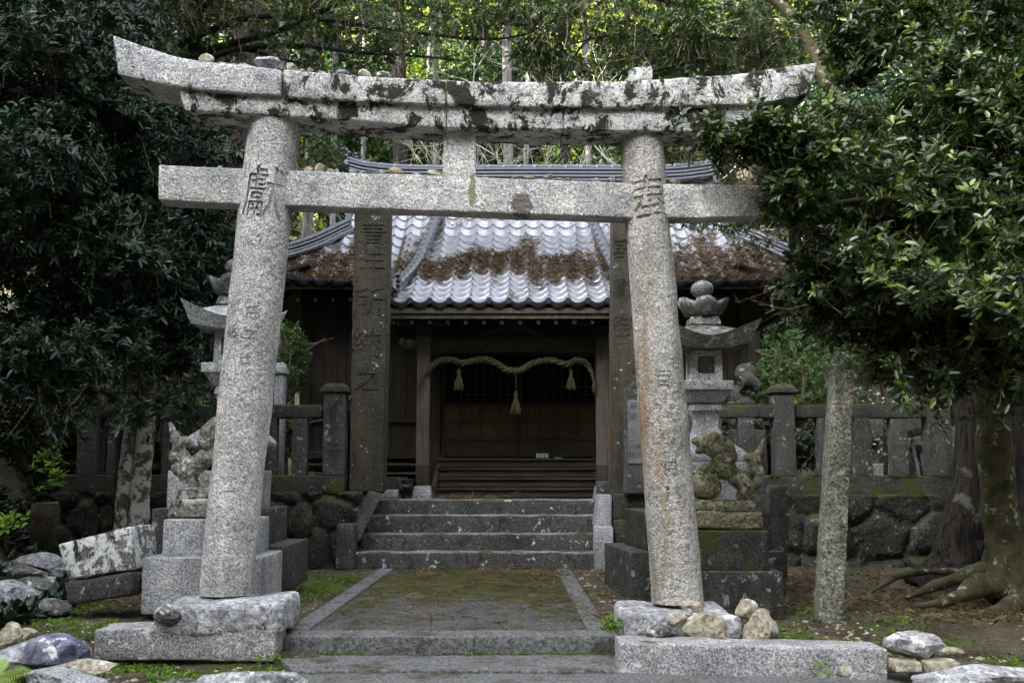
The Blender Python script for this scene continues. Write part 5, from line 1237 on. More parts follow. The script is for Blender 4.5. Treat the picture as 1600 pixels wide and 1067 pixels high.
# ------------------------------------------------------------------ trees
def limb(m, pts, rads, n=8, q=8, amp=.12, freq=4, seed=0):
    if len(rads) != len(pts): rads = list(np.interp(np.linspace(0, 1, len(pts)), np.linspace(0, 1, len(rads)), rads))
    tube(m, spline(pts, n), lerpr(rads, n), q, amp=amp, freq=freq, seed=seed)
# right evergreen tree: smooth buttressed trunk, crown reaching in front of the torii
Y = 9.1; tr = thing('evergreen_tree', P(1572, 950, Y), 'broadleaf evergreen tree with smooth brown trunk and spreading roots at the right edge', 'tree')
m = MB()
limb(m, [P(1592, 962, Y), P(1585, 915, Y), P(1572, 850, Y+.05), P(1560, 780, Y+.05), P(1553, 700, Y), P(1550, 600, Y-.1), P(1545, 470, Y-.2), P(1530, 300, Y-.3), P(1500, 120, Y-.3), P(1490, -120, Y)], [x*S(Y) for x in (52, 40, 29, 27, 25, 25, 22, 17, 12, 6)], q=24, n=10, amp=.16, freq=5)
R_ = [([(1575, 925, 9.1), (1535, 915, 8.9), (1500, 930, 8.75), (1470, 942, 8.7), (1425, 948, 8.65)], (30, 19, 12, 7, 3)),
      ([(1570, 890, 9.3), (1530, 893, 9.4), (1490, 905, 9.4), (1450, 920, 9.3), (1415, 934, 9.2)], (24, 17, 13, 9, 3)),
      ([(1480, 893, 9.9), (1455, 893, 9.9), (1410, 897, 9.8), (1385, 910, 9.7), (1362, 925, 9.6)], (7, 6.5, 6.5, 6, 2)),
      ([(1590, 950, 9.0), (1560, 955, 8.6), (1500, 968, 8.45), (1440, 973, 8.35)], (24, 11, 6, 2)),
      ([(1535, 905, 9.4), (1510, 895, 9.6), (1485, 890, 9.8)], (9, 6, 4)),
      ([(1600, 960, 9.0), (1640, 985, 8.5), (1700, 1010, 8.2)], (26, 14, 5))]
for pts, rr in R_: limb(m, [P(*p) for p in pts], [x*S(9)*.9 for x in rr], q=14, amp=.42, freq=5)
m.build('trunk', G['bark'], tr)
m = MB()
limb(m, [P(1546, 470, 8.9), P(1460, 330, 9.4), P(1370, 230, 9.9), P(1303, 145, 10.2), P(1274, 85, 10.3), P(1240, 30, 10.3), P(1190, -12, 10.3), P(1100, -60, 10.2)], [x*S(10) for x in (14, 12, 11, 11, 10, 9, 8, 6)], q=14)
m.build('main_limb', G['bark'], tr); m = MB()
for pts, rr in (([(1540, 420, 8.8), (1470, 400, 8.3), (1390, 420, 8.0), (1320, 440, 7.9), (1260, 450, 7.8)], (8, 5, 3.5, 2.2, 1)), ([(1535, 330, 8.8), (1450, 270, 8.2), (1350, 230, 7.6), (1250, 215, 7.3), (1150, 205, 7.25), (1090, 212, 7.25)], (9, 6, 4, 3, 2, .9)),
                ([(1540, 400, 8.8), (1480, 330, 8.2), (1380, 310, 7.7), (1280, 320, 7.5), (1220, 330, 7.5)], (7, 4, 3, 2, 1)), ([(1500, 150, 8.8), (1420, 90, 8.6), (1330, 60, 8.6), (1240, 60, 8.7)], (6, 4, 3, 1)),
                ([(1548, 500, 8.9), (1560, 470, 8.3), (1620, 440, 7.8)], (7, 5, 3)), ([(1548, 560, 8.9), (1480, 540, 8.4), (1420, 560, 8.1), (1370, 590, 8.0)], (5, 3, 2, 1)), ([(1500, 200, 8.8), (1560, 120, 8.4), (1640, 60, 8.2)], (6, 4, 3))):
    limb(m, [P(*p) for p in pts], [x*S(8) for x in rr], q=7, amp=.1)
m.build('branches', G['twig'], tr)
BR = [(1440, 70, 8.9, 250, 130, .8), (1330, 250, 8.5, 170, 130, .6), (1520, 300, 8.3, 200, 220, .9), (1290, 425, 8.2, 85, 70, .5), (1420, 470, 8.2, 170, 110, .6), (1590, 500, 7.9, 130, 120, .6), (1250, 340, 8.3, 75, 60, .45), (1400, 380, 7.7, 190, 120, .4), (1500, 180, 7.9, 190, 150, .5), (1640, 250, 8.2, 120, 320, .8), (1450, 560, 8.1, 110, 45, .4), (1560, 420, 7.2, 120, 90, .3), (1360, 160, 9.2, 150, 110, .5)]
p, o = blobpts(BR, 20000, freq=2.1, thr=.03, seed=21)
q = P(0, 0, 1); 
BF = [(1185, 215, 7.28, 62, 30, .15), (1130, 205, 7.2, 40, 20, .1), (1250, 230, 7.3, 70, 45, .2), (1240, 300, 7.35, 60, 50, .2)]
p2, o2 = blobpts(BF, 620, freq=2.5, thr=-.3, seed=22)
def offscreen(p, x0, y0, x1, y1):
    """photo pixels of world points"""
    v = p-np.array([0, 0, CAMZ]); dz = v[:, 1]*ct+v[:, 2]*st; uy = -v[:, 1]*st+v[:, 2]*ct
    px = 800+F*v[:, 0]/dz; py = 533.5-F*uy/dz
    return (px > x0) & (px < x1) & (py > y0) & (py < y1)
k = ~(offscreen(p, 0, 40, 1215, 200)) ; p, o = p[k], o[k]
k = ~(offscreen(p, 0, 60, 1275, 170)); p, o = p[k], o[k]
p = np.concatenate([p, p2]); o = np.concatenate([o, o2])
def clear_r(p): return ~(offscreen(p, 900, 262, 1196, 346) | offscreen(p, 900, 40, 1292, 152) | offscreen(p, 900, 346, 1208, 700) | offscreen(p, 900, 346, 1236, 445) | offscreen(p, 1285, 545, 1345, 660))
k = clear_r(p); p, o = p[k], o[k]
def crown(parent, p, o, mat, L, W, k, up=.55, seed=1, frac=.35, tw='twig', name='foliage', el=(35, 85), droop=.12, out=.5, rnd_=.45, tl=.3, tr_=.0025):
    rng = np.random.default_rng(seed); ax = nrm(o*out+np.array([0, -.12, up])+rng.normal(0, rnd_, p.shape))
    V, Fq, r = rosettes(p, ax, k, L, W, el=el, droop=droop, rng=rng)
    npmesh(name, V, Fq, G[mat], parent, rnd=r)
    if frac: twigs('twigs', p, ax, G[tw], parent, frac, tl, tr_, seed)
crown(tr, p, o, 'leaf_r', .086, .037, 7, seed=3, frac=.30, tl=.20, tr_=.0018)
def sprays(parent, specs, mat, L, W, seed, tw='twig', tr_=.0022):
    """specs: (px,py,Y, end px, end py, Y2, count) bands from which leafy shoots reach outwards"""
    rb = random.Random(seed); pp = []; aa = []; m = MB()
    for (ax_, ay, aY, bx, by, bY, dx, dy, n) in specs:
        for _ in range(n):
            f = rb.random(); s0 = P(ax_+(bx-ax_)*f+rb.gauss(0, 14), ay+(by-ay)*f+rb.gauss(0, 14), aY+(bY-aY)*f+rb.gauss(0, .12)); d = Vector((dx+rb.gauss(0, .35), rb.gauss(-.25, .3), dy+rb.gauss(0, .3))).normalized()
            ln = rb.uniform(.22, .55); q = [s0]
            for i in range(5): d = (d+Vector((rb.gauss(0, .1), rb.gauss(0, .1), rb.gauss(.05, .1)))).normalized(); q.append(q[-1]+d*ln/5)
            tube(m, q, [tr_*(1.6-.2*i) for i in range(6)], 4, cap=False)
            for i in range(1, 6):
                if i < 5 and rb.random() < .35: continue
                pp.append(q[i]); aa.append((d*.8+Vector((rb.gauss(0, .2), rb.gauss(-.1, .2), .45))).normalized())
                if rb.random() < .5: e_ = q[i]+Vector((rb.gauss(0, .06), rb.gauss(0, .05), rb.gauss(.02, .05))); tube(m, [q[i], e_], [tr_, tr_*.6], 3, cap=False); pp.append(e_); aa.append(((e_-q[i]).normalized()*.6+Vector((0, 0, .5))).normalized())
    pp = np.array(pp); aa = np.array(aa)
    if mat == 'leaf_r': kk = clear_r(pp); pp, aa = pp[kk], aa[kk]
    V, Fq, r = rosettes(pp, aa, 6, L, W, el=(35, 80), rng=np.random.default_rng(seed)); npmesh('shoots', V, Fq, G[mat], parent, rnd=np.clip(r+.12, 0, 1)); tag(m.build('shoot_twigs', G[tw], parent), kind='stuff')
sprays(tr, [(1240, 190, 7.4, 1150, 260, 7.3, -.9, .15, 24), (1260, 400, 8, 1270, 500, 8, -.8, 0, 26), (1360, 520, 8, 1500, 560, 7.9, -.4, -.3, 34), (1460, 560, 7.9, 1640, 590, 7.6, -.2, -.4, 30), (1300, 60, 8.7, 1560, 60, 8.2, -.6, .5, 44), (1300, 250, 7.7, 1600, 330, 7.3, -.5, .2, 70), (1300, 400, 7.5, 1600, 480, 7.1, -.5, .1, 70), (1590, 380, 6.9, 1640, 520, 6.8, -.8, .1, 16), (1500, 120, 7.6, 1640, 240, 7.4, -.5, .3, 30)], 'leaf_r', .080, .034, 5)
# cedars behind it
for pts, rr, lb in (([(1470, 930, 10.6), (1490, 880, 10.6), (1507, 800, 10.6), (1516, 700, 10.6), (1520, 500, 10.7), (1525, 0, 10.9), (1528, -200, 11)], (62, 40, 28, 25, 22, 20, 18), 'dark ridged cedar trunk right behind the smooth tree, its base flaring to the left'),
                    ([(1650, 960, 10.2), (1640, 850, 10.2), (1632, 700, 10.2), (1628, 500, 10.2), (1625, 0, 10.4), (1625, -200, 10.4)], (85, 60, 46, 42, 38, 36), 'thick ridged cedar trunk with torn bark at the right edge of the picture')):
    t = thing('cedar_tree', P(*pts[0]), lb, 'tree', 'cedar trunks'); m = MB(); limb(m, [P(*a) for a in pts], [x*S(10.4) for x in rr], q=40, n=8, amp=.28, freq=2.6); m.build('trunk', G['cedar'], t)
    pp, oo = blobpts([(pts[-1][0], -420, pts[-1][2], 330, 130, 2.2)], 1500, seed=4); crown(t, pp, oo, 'leaf_l', .16, .06, 5, seed=5, frac=0)
# left lichened twin trunks with the dark glossy crown
Y = 10.7; tl = thing('evergreen_tree', P(212, 825, Y), 'dark glossy leaved tree with twin lichen white trunks at the left', 'tree')
m = MB(); limb(m, [P(190, 832, Y), P(196, 740, Y), P(206, 640, Y), P(205, 520, Y), P(190, 380, Y), P(160, 200, Y)], [x*S(Y) for x in (12, 11, 9.5, 9, 8, 5)], q=14, amp=.15); m.build('trunk', G['bark_lichen'], tl)
m = MB(); limb(m, [P(214, 832, Y), P(222, 740, Y), P(230, 640, Y), P(236, 520, Y), P(248, 400, Y), P(262, 250, Y)], [x*S(Y) for x in (17, 14.5, 13, 12, 9, 6)], q=16, amp=.15); m.build('trunk', G['bark_lichen'], tl)
m = MB()
for pts, rr in (([(232, 520, 10.7), (180, 430, 10.3), (90, 330, 9.9), (0, 240, 9.7)], (7, 5, 4, 2)), ([(240, 430, 10.7), (280, 330, 10.2), (320, 260, 10)], (6, 4, 2)), ([(200, 430, 10.7), (230, 250, 10.4), (270, 130, 10.2)], (6, 4, 2)), ([(95, 0, 9.6), (120, 30, 9.7), (150, 45, 9.8), (172, 56, 9.9)], (3.5, 3, 2.5, 2)), ([(190, 380, 10.7), (100, 190, 10), (60, 60, 9.6), (30, -60, 9.4)], (8, 6, 5, 4)), ([(205, 560, 10.7), (120, 540, 10.2), (30, 500, 9.8)], (4, 3, 1.5))):
    limb(m, [P(*p_) for p_ in pts], [x*S(10) for x in rr], q=7, amp=.1)
m.build('branches', G['twig'], tl)
BL = [(80, 130, 10, 190, 170, 1.), (230, 230, 10.4, 150, 130, .9), (90, 380, 10, 170, 150, 1.), (270, 400, 10.6, 130, 110, .8), (180, 520, 10.3, 170, 80, .8), (300, 500, 10.6, 75, 75, .6), (30, 560, 9.7, 110, 70, .7), (120, 20, 10.6, 200, 90, 1.), (330, 330, 11, 60, 110, .6), (-90, 300, 9.8, 120, 320, .9), (60, 250, 9.0, 120, 100, .4)]
p, o = blobpts(BL, 21500, freq=1.8, thr=-.16, seed=31)
crown(tl, p, o, 'leaf_l', .078, .029, 7, seed=7, frac=.20, tl=.2, tr_=.0018, el=(45, 95), droop=.28)
sprays(tl, [(60, 600, 9.4, 330, 610, 10.3, .1, -.6, 40), (330, 200, 10.2, 370, 420, 10.4, .8, .1, 40), (20, 60, 9.2, 240, 200, 9.8, .4, .3, 60), (20, 300, 9, 250, 420, 9.8, .4, .1, 70), (40, 520, 9.2, 240, 560, 10, .2, -.3, 30)], 'leaf_l', .088, .032, 6)
# big tree whose branches hang over the gate from behind
Y = 12.6; t = thing('overhanging_tree', P(297, 830, 13.5), 'tall tree with dark nearly level branches spreading above the torii from the left', 'tree')
m = MB(); limb(m, [P(270, 850, 14), P(280, 500, 13.4), P(292, 200, 13), P(300, 70, 12.8), P(305, -40, 12.7), P(300, -200, 12.6)], [x*S(13) for x in (26, 22, 17, 15, 13, 10)], q=16); m.build('trunk', G['cedar'], t)
m = MB()
for pts, rr in (([(298, 90, 12.8), (350, 72, 12.7), (430, 50, 12.6), (520, 10, 12.5), (570, -20, 12.4)], (8, 6, 5, 4, 3)), ([(296, 110, 12.8), (360, 80, 12.6), (460, 72, 12.5), (560, 82, 12.4), (650, 88, 12.3), (730, 96, 12.3)], (6, 5, 4, 3, 2, 1)),
                ([(300, 60, 12.8), (380, 30, 12.5), (470, 28, 12.4), (600, 45, 12.3), (760, 62, 12.3), (860, 45, 12.3)], (7, 5, 4, 3, 2, 1)), ([(300, 30, 12.8), (330, 0, 12.7), (380, -30, 12.6)], (7, 6, 5)), ([(298, 80, 12.8), (250, 50, 12.6), (200, 30, 12.5), (140, 40, 12.4)], (6, 4, 3, 2)), ([(350, 72, 12.7), (400, 82, 12.6), (450, 95, 12.5), (500, 104, 12.5)], (4, 3, 2, 1)), ([(298, 120, 12.9), (380, 110, 12.7), (420, 100, 12.6)], (5, 3, 1.5))):
    limb(m, [P(*p_) for p_ in pts], [x*S(12.5) for x in rr], q=7, amp=.15)
m.build('branches', G['twig'] if False else G['cedar'], t)
p, o = blobpts([(420, 20, 12.6, 190, 60, .9), (620, 40, 12.4, 160, 62, .8), (780, 20, 12.4, 110, 60, .7), (520, 90, 12.6, 120, 28, .6), (300, 100, 12.9, 90, 60, .6), (400, -60, 12.6, 300, 60, 1.4), (500, 235, 13.8, 60, 28, .4)], 5600, freq=2.6, thr=-.04, seed=41)
crown(t, p, o, 'leaf_top', .075, .032, 6, seed=8, frac=.5, tl=.35, tr_=.0035)
t = thing('overhanging_tree', P(1165, 700, 21.5), 'leafy tree arching over the right half of the gate from behind', 'tree')
m = MB(); limb(m, [P(1165, 700, 21.5), P(1165, 500, 21.4), P(1168, 250, 21), P(1172, 100, 20.6), P(1185, -60, 20.2)], [x*S(21) for x in (26, 22, 20, 15, 10)], q=16); m.build('trunk', G['cedar'], t)
m = MB()
for pts, rr in (([(1170, 170, 20.8), (1165, 72, 16), (1150, 62, 12.8), (1060, 58, 12.2), (960, 55, 12), (890, 70, 12)], (6, 4, 3.4, 2.4, 1)), ([(1172, 120, 20.6), (1140, 100, 15), (1100, 95, 12.5), (1030, 110, 12.2), (985, 120, 12.1)], (4, 3, 2, 1)), ([(1168, 200, 21), (1140, 215, 15.5), (1100, 225, 13), (1010, 232, 12.6)], (4, 2.5, 1)), ([(1175, 60, 20.4), (1150, 20, 15), (1080, 10, 12.4), (960, -10, 12.2), (840, 10, 12.2)], (5, 4, 3, 1.5)), ([(920, 60, 12.1), (900, 85, 12.1), (882, 124, 12.2)], (2.2, 1.8, 1.2))):
    limb(m, [P(*p_) for p_ in pts], [x*S(12.5) for x in rr], q=7, amp=.15)
m.build('branches', G['cedar'], t)
p, o = blobpts([(960, 50, 12.2, 170, 70, .8), (1110, 60, 12.6, 130, 75, .9), (1060, 228, 12.9, 90, 22, .4), (1210, 50, 13, 90, 90, .8), (900, -40, 12.5, 300, 50, 1.4), (1170, 300, 13.8, 60, 110, .6), (1090, 345, 13.2, 60, 14, .3), (840, 90, 12.5, 60, 25, .3)], 6200, freq=2.6, thr=-.04, seed=43)
crown(t, p, o, 'leaf_top', .078, .036, 6, seed=9, frac=.5, tl=.35, tr_=.0035, droop=.25)
# trunks standing in the wood behind the shrine
TK = [(358, 17.5, 27, 'cedar', 'grey cedar trunk just left of the left torii pillar'), (437, 19, 6, 'bark_grey', 'slim pale trunk visible between the left pillar and the roof'), (513, 20.5, 5, 'bark_grey', 'thin grey trunk left of the tall inscribed pillar'),
      (205, 11.8, 15, 'cedar', 'reddish cedar trunk above the left tip of the top beam'), (470, 23, 9, 'bark_grey', 'grey trunk close right of the left torii pillar'), (561, 25, 4, 'bark_grey', 'thin trunk left of the ridge end ornament'), (592, 27, 9, 'cedar', 'dark trunk above the left part of the shrine ridge'),
      (628, 24, 13, 'cedar', 'thick grey brown trunk left of the centre strut'), (654, 27, 4, 'bark_grey', 'bright thin trunk close to the centre strut'), (680, 25, 5, 'bark_grey', 'slim pale trunk beside the left edge of the centre strut'), (799, 22.5, 9, 'bark_grey', 'pale grey trunk right of the centre strut'), (815, 24, 5, 'bark_grey', 'slim trunk beside the pale grey trunk right of the centre strut'),
      (885, 27, 7, 'cedar', 'dark trunk halfway between centre strut and right pillar'), (930, 25, 5, 'bark_grey', 'slim grey trunk left of the right torii pillar'), (1085, 21, 12, 'cedar', 'dark trunk right of the right torii pillar above the tie beam'), (745, 29, 6, 'bark_grey', 'far trunk behind the centre strut'), (540, 30, 7, 'cedar', 'far dark trunk above the tie beam at left')]
for px, Y, r_, mt, lb in TK:
    x = X(px, Y); zb_ = max(gz(x, Y), .6)-.2; t = thing('tall_tree', (x, Y, zb_), lb, 'tree', 'trees in the wood behind the shrine'); m = MB()
    lean = random.uniform(-.03, .03); H = 17
    limb(m, [Vector((x+lean*(z-3), Y, zb_+z)) for z in (0, 3, 7, 12, H)], [r_*S(Y)*f for f in (1.25, 1.05, .95, .8, .35)], q=12, amp=.15, freq=2); m.build('trunk', G[mt], t)
    c = Vector((x+lean*14, Y, zb_+14)); rng = np.random.default_rng(int(px)); n = 420 if px != 205 else 260
    d = nrm(rng.normal(0, 1, (n, 3))); rad = np.array([1.5, 1.5, 4.0]) if Y > 16 else np.array([1.2, 1.2, 2.5])
    pp = np.array(c)+d*rad*rng.uniform(.3, 1, (n, 1)); crown(t, pp, d, 'leaf_far_dark', .26, .11, 6, seed=int(px), frac=0)
# bare pale shrubs
def bare(base, H, seed, lb, mt='twig_pale'):
    rb = random.Random(seed); t = thing('bare_tree', base, lb, 'tree', 'bare pale trees behind the shrine'); m = MB(); base = Vector(base)
    def grow(p, d, l, r_, dep):
        q = [p]; dd = d.copy()
        for i in range(4): dd = (dd+Vector((rb.gauss(0, .16), rb.gauss(0, .16), rb.gauss(.03, .1)))).normalized(); q.append(q[-1]+dd*l/4)
        tube(m, q, [r_*(1-.13*i) for i in range(5)], 5 if dep < 2 else 3, cap=False)
        if dep >= 5 or r_ < .003: return
        for i in range(rb.choice((2, 3, 3))):
            s_ = q[rb.choice((2, 3, 4))]; nd = (dd+Vector((rb.gauss(0, .6), rb.gauss(0, .5), rb.gauss(.1, .35)))).normalized(); grow(s_, nd, l*rb.uniform(.6, .82), r_*rb.uniform(.5, .66), dep+1)
    grow(base, Vector((rb.gauss(0, .08), 0, 1)), H*.42, H*.0065, 0); m.build('trunk', G[mt], t)
for k, (px, Y, H, lb) in enumerate(((700, 21.8, 9, 'pale bare tree behind the centre strut'), (770, 21.5, 8.5, 'pale bare tree with tangled twigs right of the centre strut'), (850, 22.3, 9.5, 'bare tree tangled in front of the yellow leaves above the ridge'), (905, 21.7, 8, 'bare pale tree left of the right torii pillar'), (640, 23, 9, 'bare tree left of the centre strut'), (960, 23, 10, 'tall bare tree behind the right torii pillar'))):
    x = X(px, Y); bare((x, Y, .7), H, 50+k, lb)
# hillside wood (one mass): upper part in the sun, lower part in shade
rng = np.random.default_rng(77)
def wood_mass(n, x0, x1, y0, y1, h0, h1, thr, mat, L, W, k, name, label, seed):
    q = rng.uniform(0, 1, (n, 3)); x = x0+(x1-x0)*q[:, 0]; y = y0+(y1-y0)*q[:, 1]
    z = np.array([max(gz(a, b), .5) for a, b in zip(x, y)])+h0+(h1-h0)*q[:, 2]; p = np.stack([x, y, z], 1)
    g = nz3(p, .33, seed)+.5*nz3(p, .95, seed+3); v = p-np.array([0, 0, CAMZ]); el = v[:, 2]/v[:, 1]; azm = np.abs(v[:, 0]/v[:, 1])
    kk = (g > thr) & (el < .52) & (azm < .62); p = p[kk]; d = nrm(rng.normal(0, 1, p.shape)+np.array([0, -.5, .3])); ax = nrm(d+np.array([0, 0, .6]))
    V, Fq, r = rosettes(p, ax, k, L, W, rng=rng); o_ = npmesh(name, V, Fq, G[mat], loc=((x0+x1)/2, (y0+y1)/2, 5), rnd=r); tag(o_, label, 'woodland', kind='stuff'); print(name, len(p))
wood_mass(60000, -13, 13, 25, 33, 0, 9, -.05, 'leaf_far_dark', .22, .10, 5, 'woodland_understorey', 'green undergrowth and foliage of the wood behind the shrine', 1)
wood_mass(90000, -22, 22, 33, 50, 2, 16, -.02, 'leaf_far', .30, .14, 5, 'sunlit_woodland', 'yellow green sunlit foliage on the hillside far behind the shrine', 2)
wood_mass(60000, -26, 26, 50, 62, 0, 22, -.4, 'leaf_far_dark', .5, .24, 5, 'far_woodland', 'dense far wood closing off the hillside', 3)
def canopy(blobs, n, L, W, k, name, label, seed, mat='leaf_l', thr=-.25):
    rng = np.random.default_rng(seed); vol = np.array([b[3]*b[4]*b[5] for b in blobs], float)**.67; P_ = []; O_ = []
    for b, m_ in zip(blobs, rng.multinomial(n, vol/vol.sum())):
        d = nrm(rng.normal(0, 1, (m_, 3))); P_.append(np.array(b[:3])+d*np.array(b[3:])*rng.uniform(0, 1, (m_, 1))**.4); O_.append(d)
    p = np.concatenate(P_); o = np.concatenate(O_); g = nz3(p, .5, seed); kk = g > thr; p, o = p[kk], o[kk]
    V, Fq, r = rosettes(p, nrm(o*.5+np.array([0, 0, .6])+rng.normal(0, .4, p.shape)), k, L, W, rng=rng)
    tag(npmesh(name, V, Fq, G[mat], loc=(0, 0, 8), rnd=r), label, 'woodland', kind='stuff')
canopy([(-22, -12, 10, 8, 5, 11), (-10, -14, 10, 8, 5, 11), (2, -14, 10, 8, 5, 11), (13, -12, 10, 8, 5, 11), (18, -3, 10, 6, 8, 11), (18, 8, 9, 6, 8, 10), (18, 18, 9, 6, 7, 10), (-13, -4, 8, 4, 7, 8)], 34000, .5, .24, 6, 'light_blocking_wood', 'unseen tall wood added behind and beside the viewer to block low light', 12)  # unseen foliage added to keep low light out of the porch
canopy([(-6.2, 7.2, 7.6, 2.6, 3.2, 1.6), (7, 7.2, 7.6, 2.9, 3.2, 1.6), (-5.5, 11.5, 8.2, 3.2, 3.2, 1.8), (-8, 15, 8, 3.5, 4, 3), (6.2, 11.8, 8.2, 3.6, 3.4, 1.8), (8.5, 14, 7, 3, 4.5, 3), (-6, 21, 9.5, 4, 2.5, 3), (7, 21, 9.5, 4, 2.5, 3)], 17000, .16, .07, 6, 'sky_blocking_canopy', 'unseen leafy canopy shaped to shade both sides of the shrine court', 13)  # crowns above the frame, extended to cut sky light over the fences
# bushes
def bush(px, py, Y, rx, rz, ry, n, mat, lb, L=.06, W=.026, seed=1, k=6, thr=-.2, extra=None):
    c = P(px, py, Y); t = thing('bush', (c.x, c.y, max(.0, c.z-rz*S(Y))), lb, 'bush'); p, o = blobpts([(px, py, Y, rx, rz, ry)]+(extra or []), n, freq=2.5, thr=thr, seed=seed); crown(t, p, o, mat, L, W, k, seed=seed, frac=.3); 
    m = MB()
    for i in range(5): limb(m, [Vector((c.x+random.uniform(-.1, .1), c.y, c.z-rz*S(Y))), Vector((c.x+random.uniform(-.3, .3), c.y+random.uniform(-.2, .2), c.z)), Vector((c.x+random.uniform(-.6, .6), c.y+random.uniform(-.3, .3), c.z+rz*S(Y)*.6))], [.02, .014, .006], q=6)
    m.build('stems', G['twig'], t); return t
bush(1240, 590, 14.8, 70, 75, .7, 3000, 'leaf_bush', 'round green bush behind the right stone fence, right of the shrine corner', seed=61, extra=[(1180, 640, 14.6, 40, 60, .4), (1300, 640, 15, 60, 60, .5)])
bush(120, 560, 14.2, 190, 120, .5, 3000, 'leaf_l', 'dark evergreen thicket behind the left end of the stone fence', seed=72, thr=-.35, L=.08, W=.03)
bush(40, 640, 11.6, 70, 90, .4, 1300, 'leaf_l', 'dark bush on the bank left of the fence end', seed=73, thr=-.3)
bush(450, 560, 15.2, 32, 60, .5, 1300, 'leaf_bush', 'green bush between the left torii pillar and the shrine wall', seed=62, L=.055)
bush(440, 680, 14.4, 30, 40, .35, 700, 'leaf_bush', 'low bright leaved bush behind the left fence posts', seed=63)
bush(300, 660, 14.2, 60, 35, .3, 700, 'leaf_bush', 'low leafy plant between the stone fence and the stacked wall at left', seed=64)
bush(1375, 560, 17.5, 130, 45, .6, 2400, 'leaf_bush', 'green bush in the graveyard above the far terrace wall', seed=65, thr=0)
p, o = blobpts([(1330, 625, 14.9, 60, 30, .3), (1420, 640, 15.3, 80, 22, .3), (1380, 690, 15.2, 40, 25, .3)], 120, thr=-.2, seed=66)
t = thing('blossom_shrub', P(1350, 700, 15), 'sparse shrub with tiny white blossoms behind the right stone fence', 'bush'); crown(t, p, o, 'flower', .03, .02, 5, seed=4, frac=1.0, tw='twig', tl=.5); 
bush(1200, 700, 14.0, 110, 40, .25, 2200, 'leaf_l', 'dark leafy shrub filling the gaps of the right fence near the lantern', seed=71, thr=-.3)
# small dark tree in the graveyard
t = thing('young_tree', P(1382, 760, 16.5), 'thin dark young tree between the fence posts and the graveyard wall', 'tree'); m = MB()
limb(m, [P(1383, 780, 16.5), P(1384, 680, 16.5), P(1376, 600, 16.5), P(1362, 560, 16.5), P(1350, 500, 16.5)], [.035, .03, .025, .02, .01], q=7); limb(m, [P(1376, 610, 16.5), P(1400, 570, 16.5), P(1430, 530, 16.5)], [.018, .012, .005], q=6); m.build('trunk', G['cedar'], t)
# ------------------------------------------------------------------ ground cover
rng = np.random.default_rng(5)
def scatter(n, x0, x1, y0, y1, freq=1.2, thr=0, seed=0, dz=0, avoid=True):
    x = rng.uniform(x0, x1, n); y = rng.uniform(y0, y1, n); p = []
    for a, b in zip(x, y):
        if avoid and 7.3 < b < 12.4:
            f = (b-7.37)/(12.3-7.37)
            if xC+(xA-xC)*f-.02 < a < xD+(xB-xD)*f+.02: continue
        if avoid and b < 7.42 and b > 5.5 and -1.37 < a < .85: continue
        if noise.noise(Vector((a*freq, b*freq, seed))) > thr: p.append((a, b, gz(a, b)+dz))
    return np.array(p)
def stuff_leaves(name, p, mat, L, W, k, label, cat, el=(40, 80), seed=1, up=1.5, droop=.1):
    r_ = np.random.default_rng(seed); V, Fq, r = rosettes(p, nrm(r_.normal(0, .4, p.shape)+np.array([0, 0, up])), k, L, W, el=el, droop=droop, rng=r_)
    o_ = npmesh(name, V, Fq, G[mat], loc=(0, 8, 0), rnd=r); return tag(o_, label, cat, kind='stuff')
pw = np.concatenate([scatter(1500, -2.3, -.9, 8.3, 11.8, 1.6, -.1, 1, .02), scatter(2200, -3.4, -1.4, 6.1, 7.3, 2.2, .05, 2, .01), scatter(1600, -4, -2.4, 7, 9, 1.6, .05, 3, .01), scatter(2400, 1.6, 4.2, 6.7, 9.5, 1.8, .10, 4, .01), scatter(900, .6, 2.5, 7.3, 12, 2, .15, 5, .01)])
stuff_leaves('ground_weeds', pw, 'weed', .026, .014, 5, 'low green weeds and clover growing on the ground round the torii', 'weeds')
pg = np.concatenate([scatter(500, -2.1, -1.2, 8.6, 11.5, 2, -.1, 8), scatter(700, -3.3, -1.3, 6.2, 7.2, 3, .1, 9), scatter(500, 2, 4, 6.8, 9, 3, .1, 10), scatter(120, .65, .9, 6.8, 7.6, 3, -.5, 11)])
blades('grass_tufts', pg, .07, .006, G['weed'], up=1.4, kind='stuff', label='short thin grass blades sprouting between stones and soil', cat='grass', loc=(0, 8, 0))
pd = np.concatenate([scatter(2600, -4.2, 4.6, 6.2, 12.3, 1.1, -.3, 12, .008), scatter(1500, 1.5, 4.6, 8, 12.3, 1.2, -.4, 13, .01)])
stuff_leaves('fallen_leaves', pd, 'deadleaf', .035, .02, 2, 'dead brown leaves scattered on the ground', 'dead leaves', el=(60, 90), droop=0)
x = rng.uniform(-1.45, .6, 1500); y = rng.uniform(7.5, 12.2, 1500); pp = np.stack([x, y, np.full(1500, .014)], 1)
stuff_leaves('path_debris', pp, 'deadleaf', .03, .012, 1, 'bits of leaf and bark lying on the stone path', 'dead leaves', el=(82, 90), droop=0)
cl = []
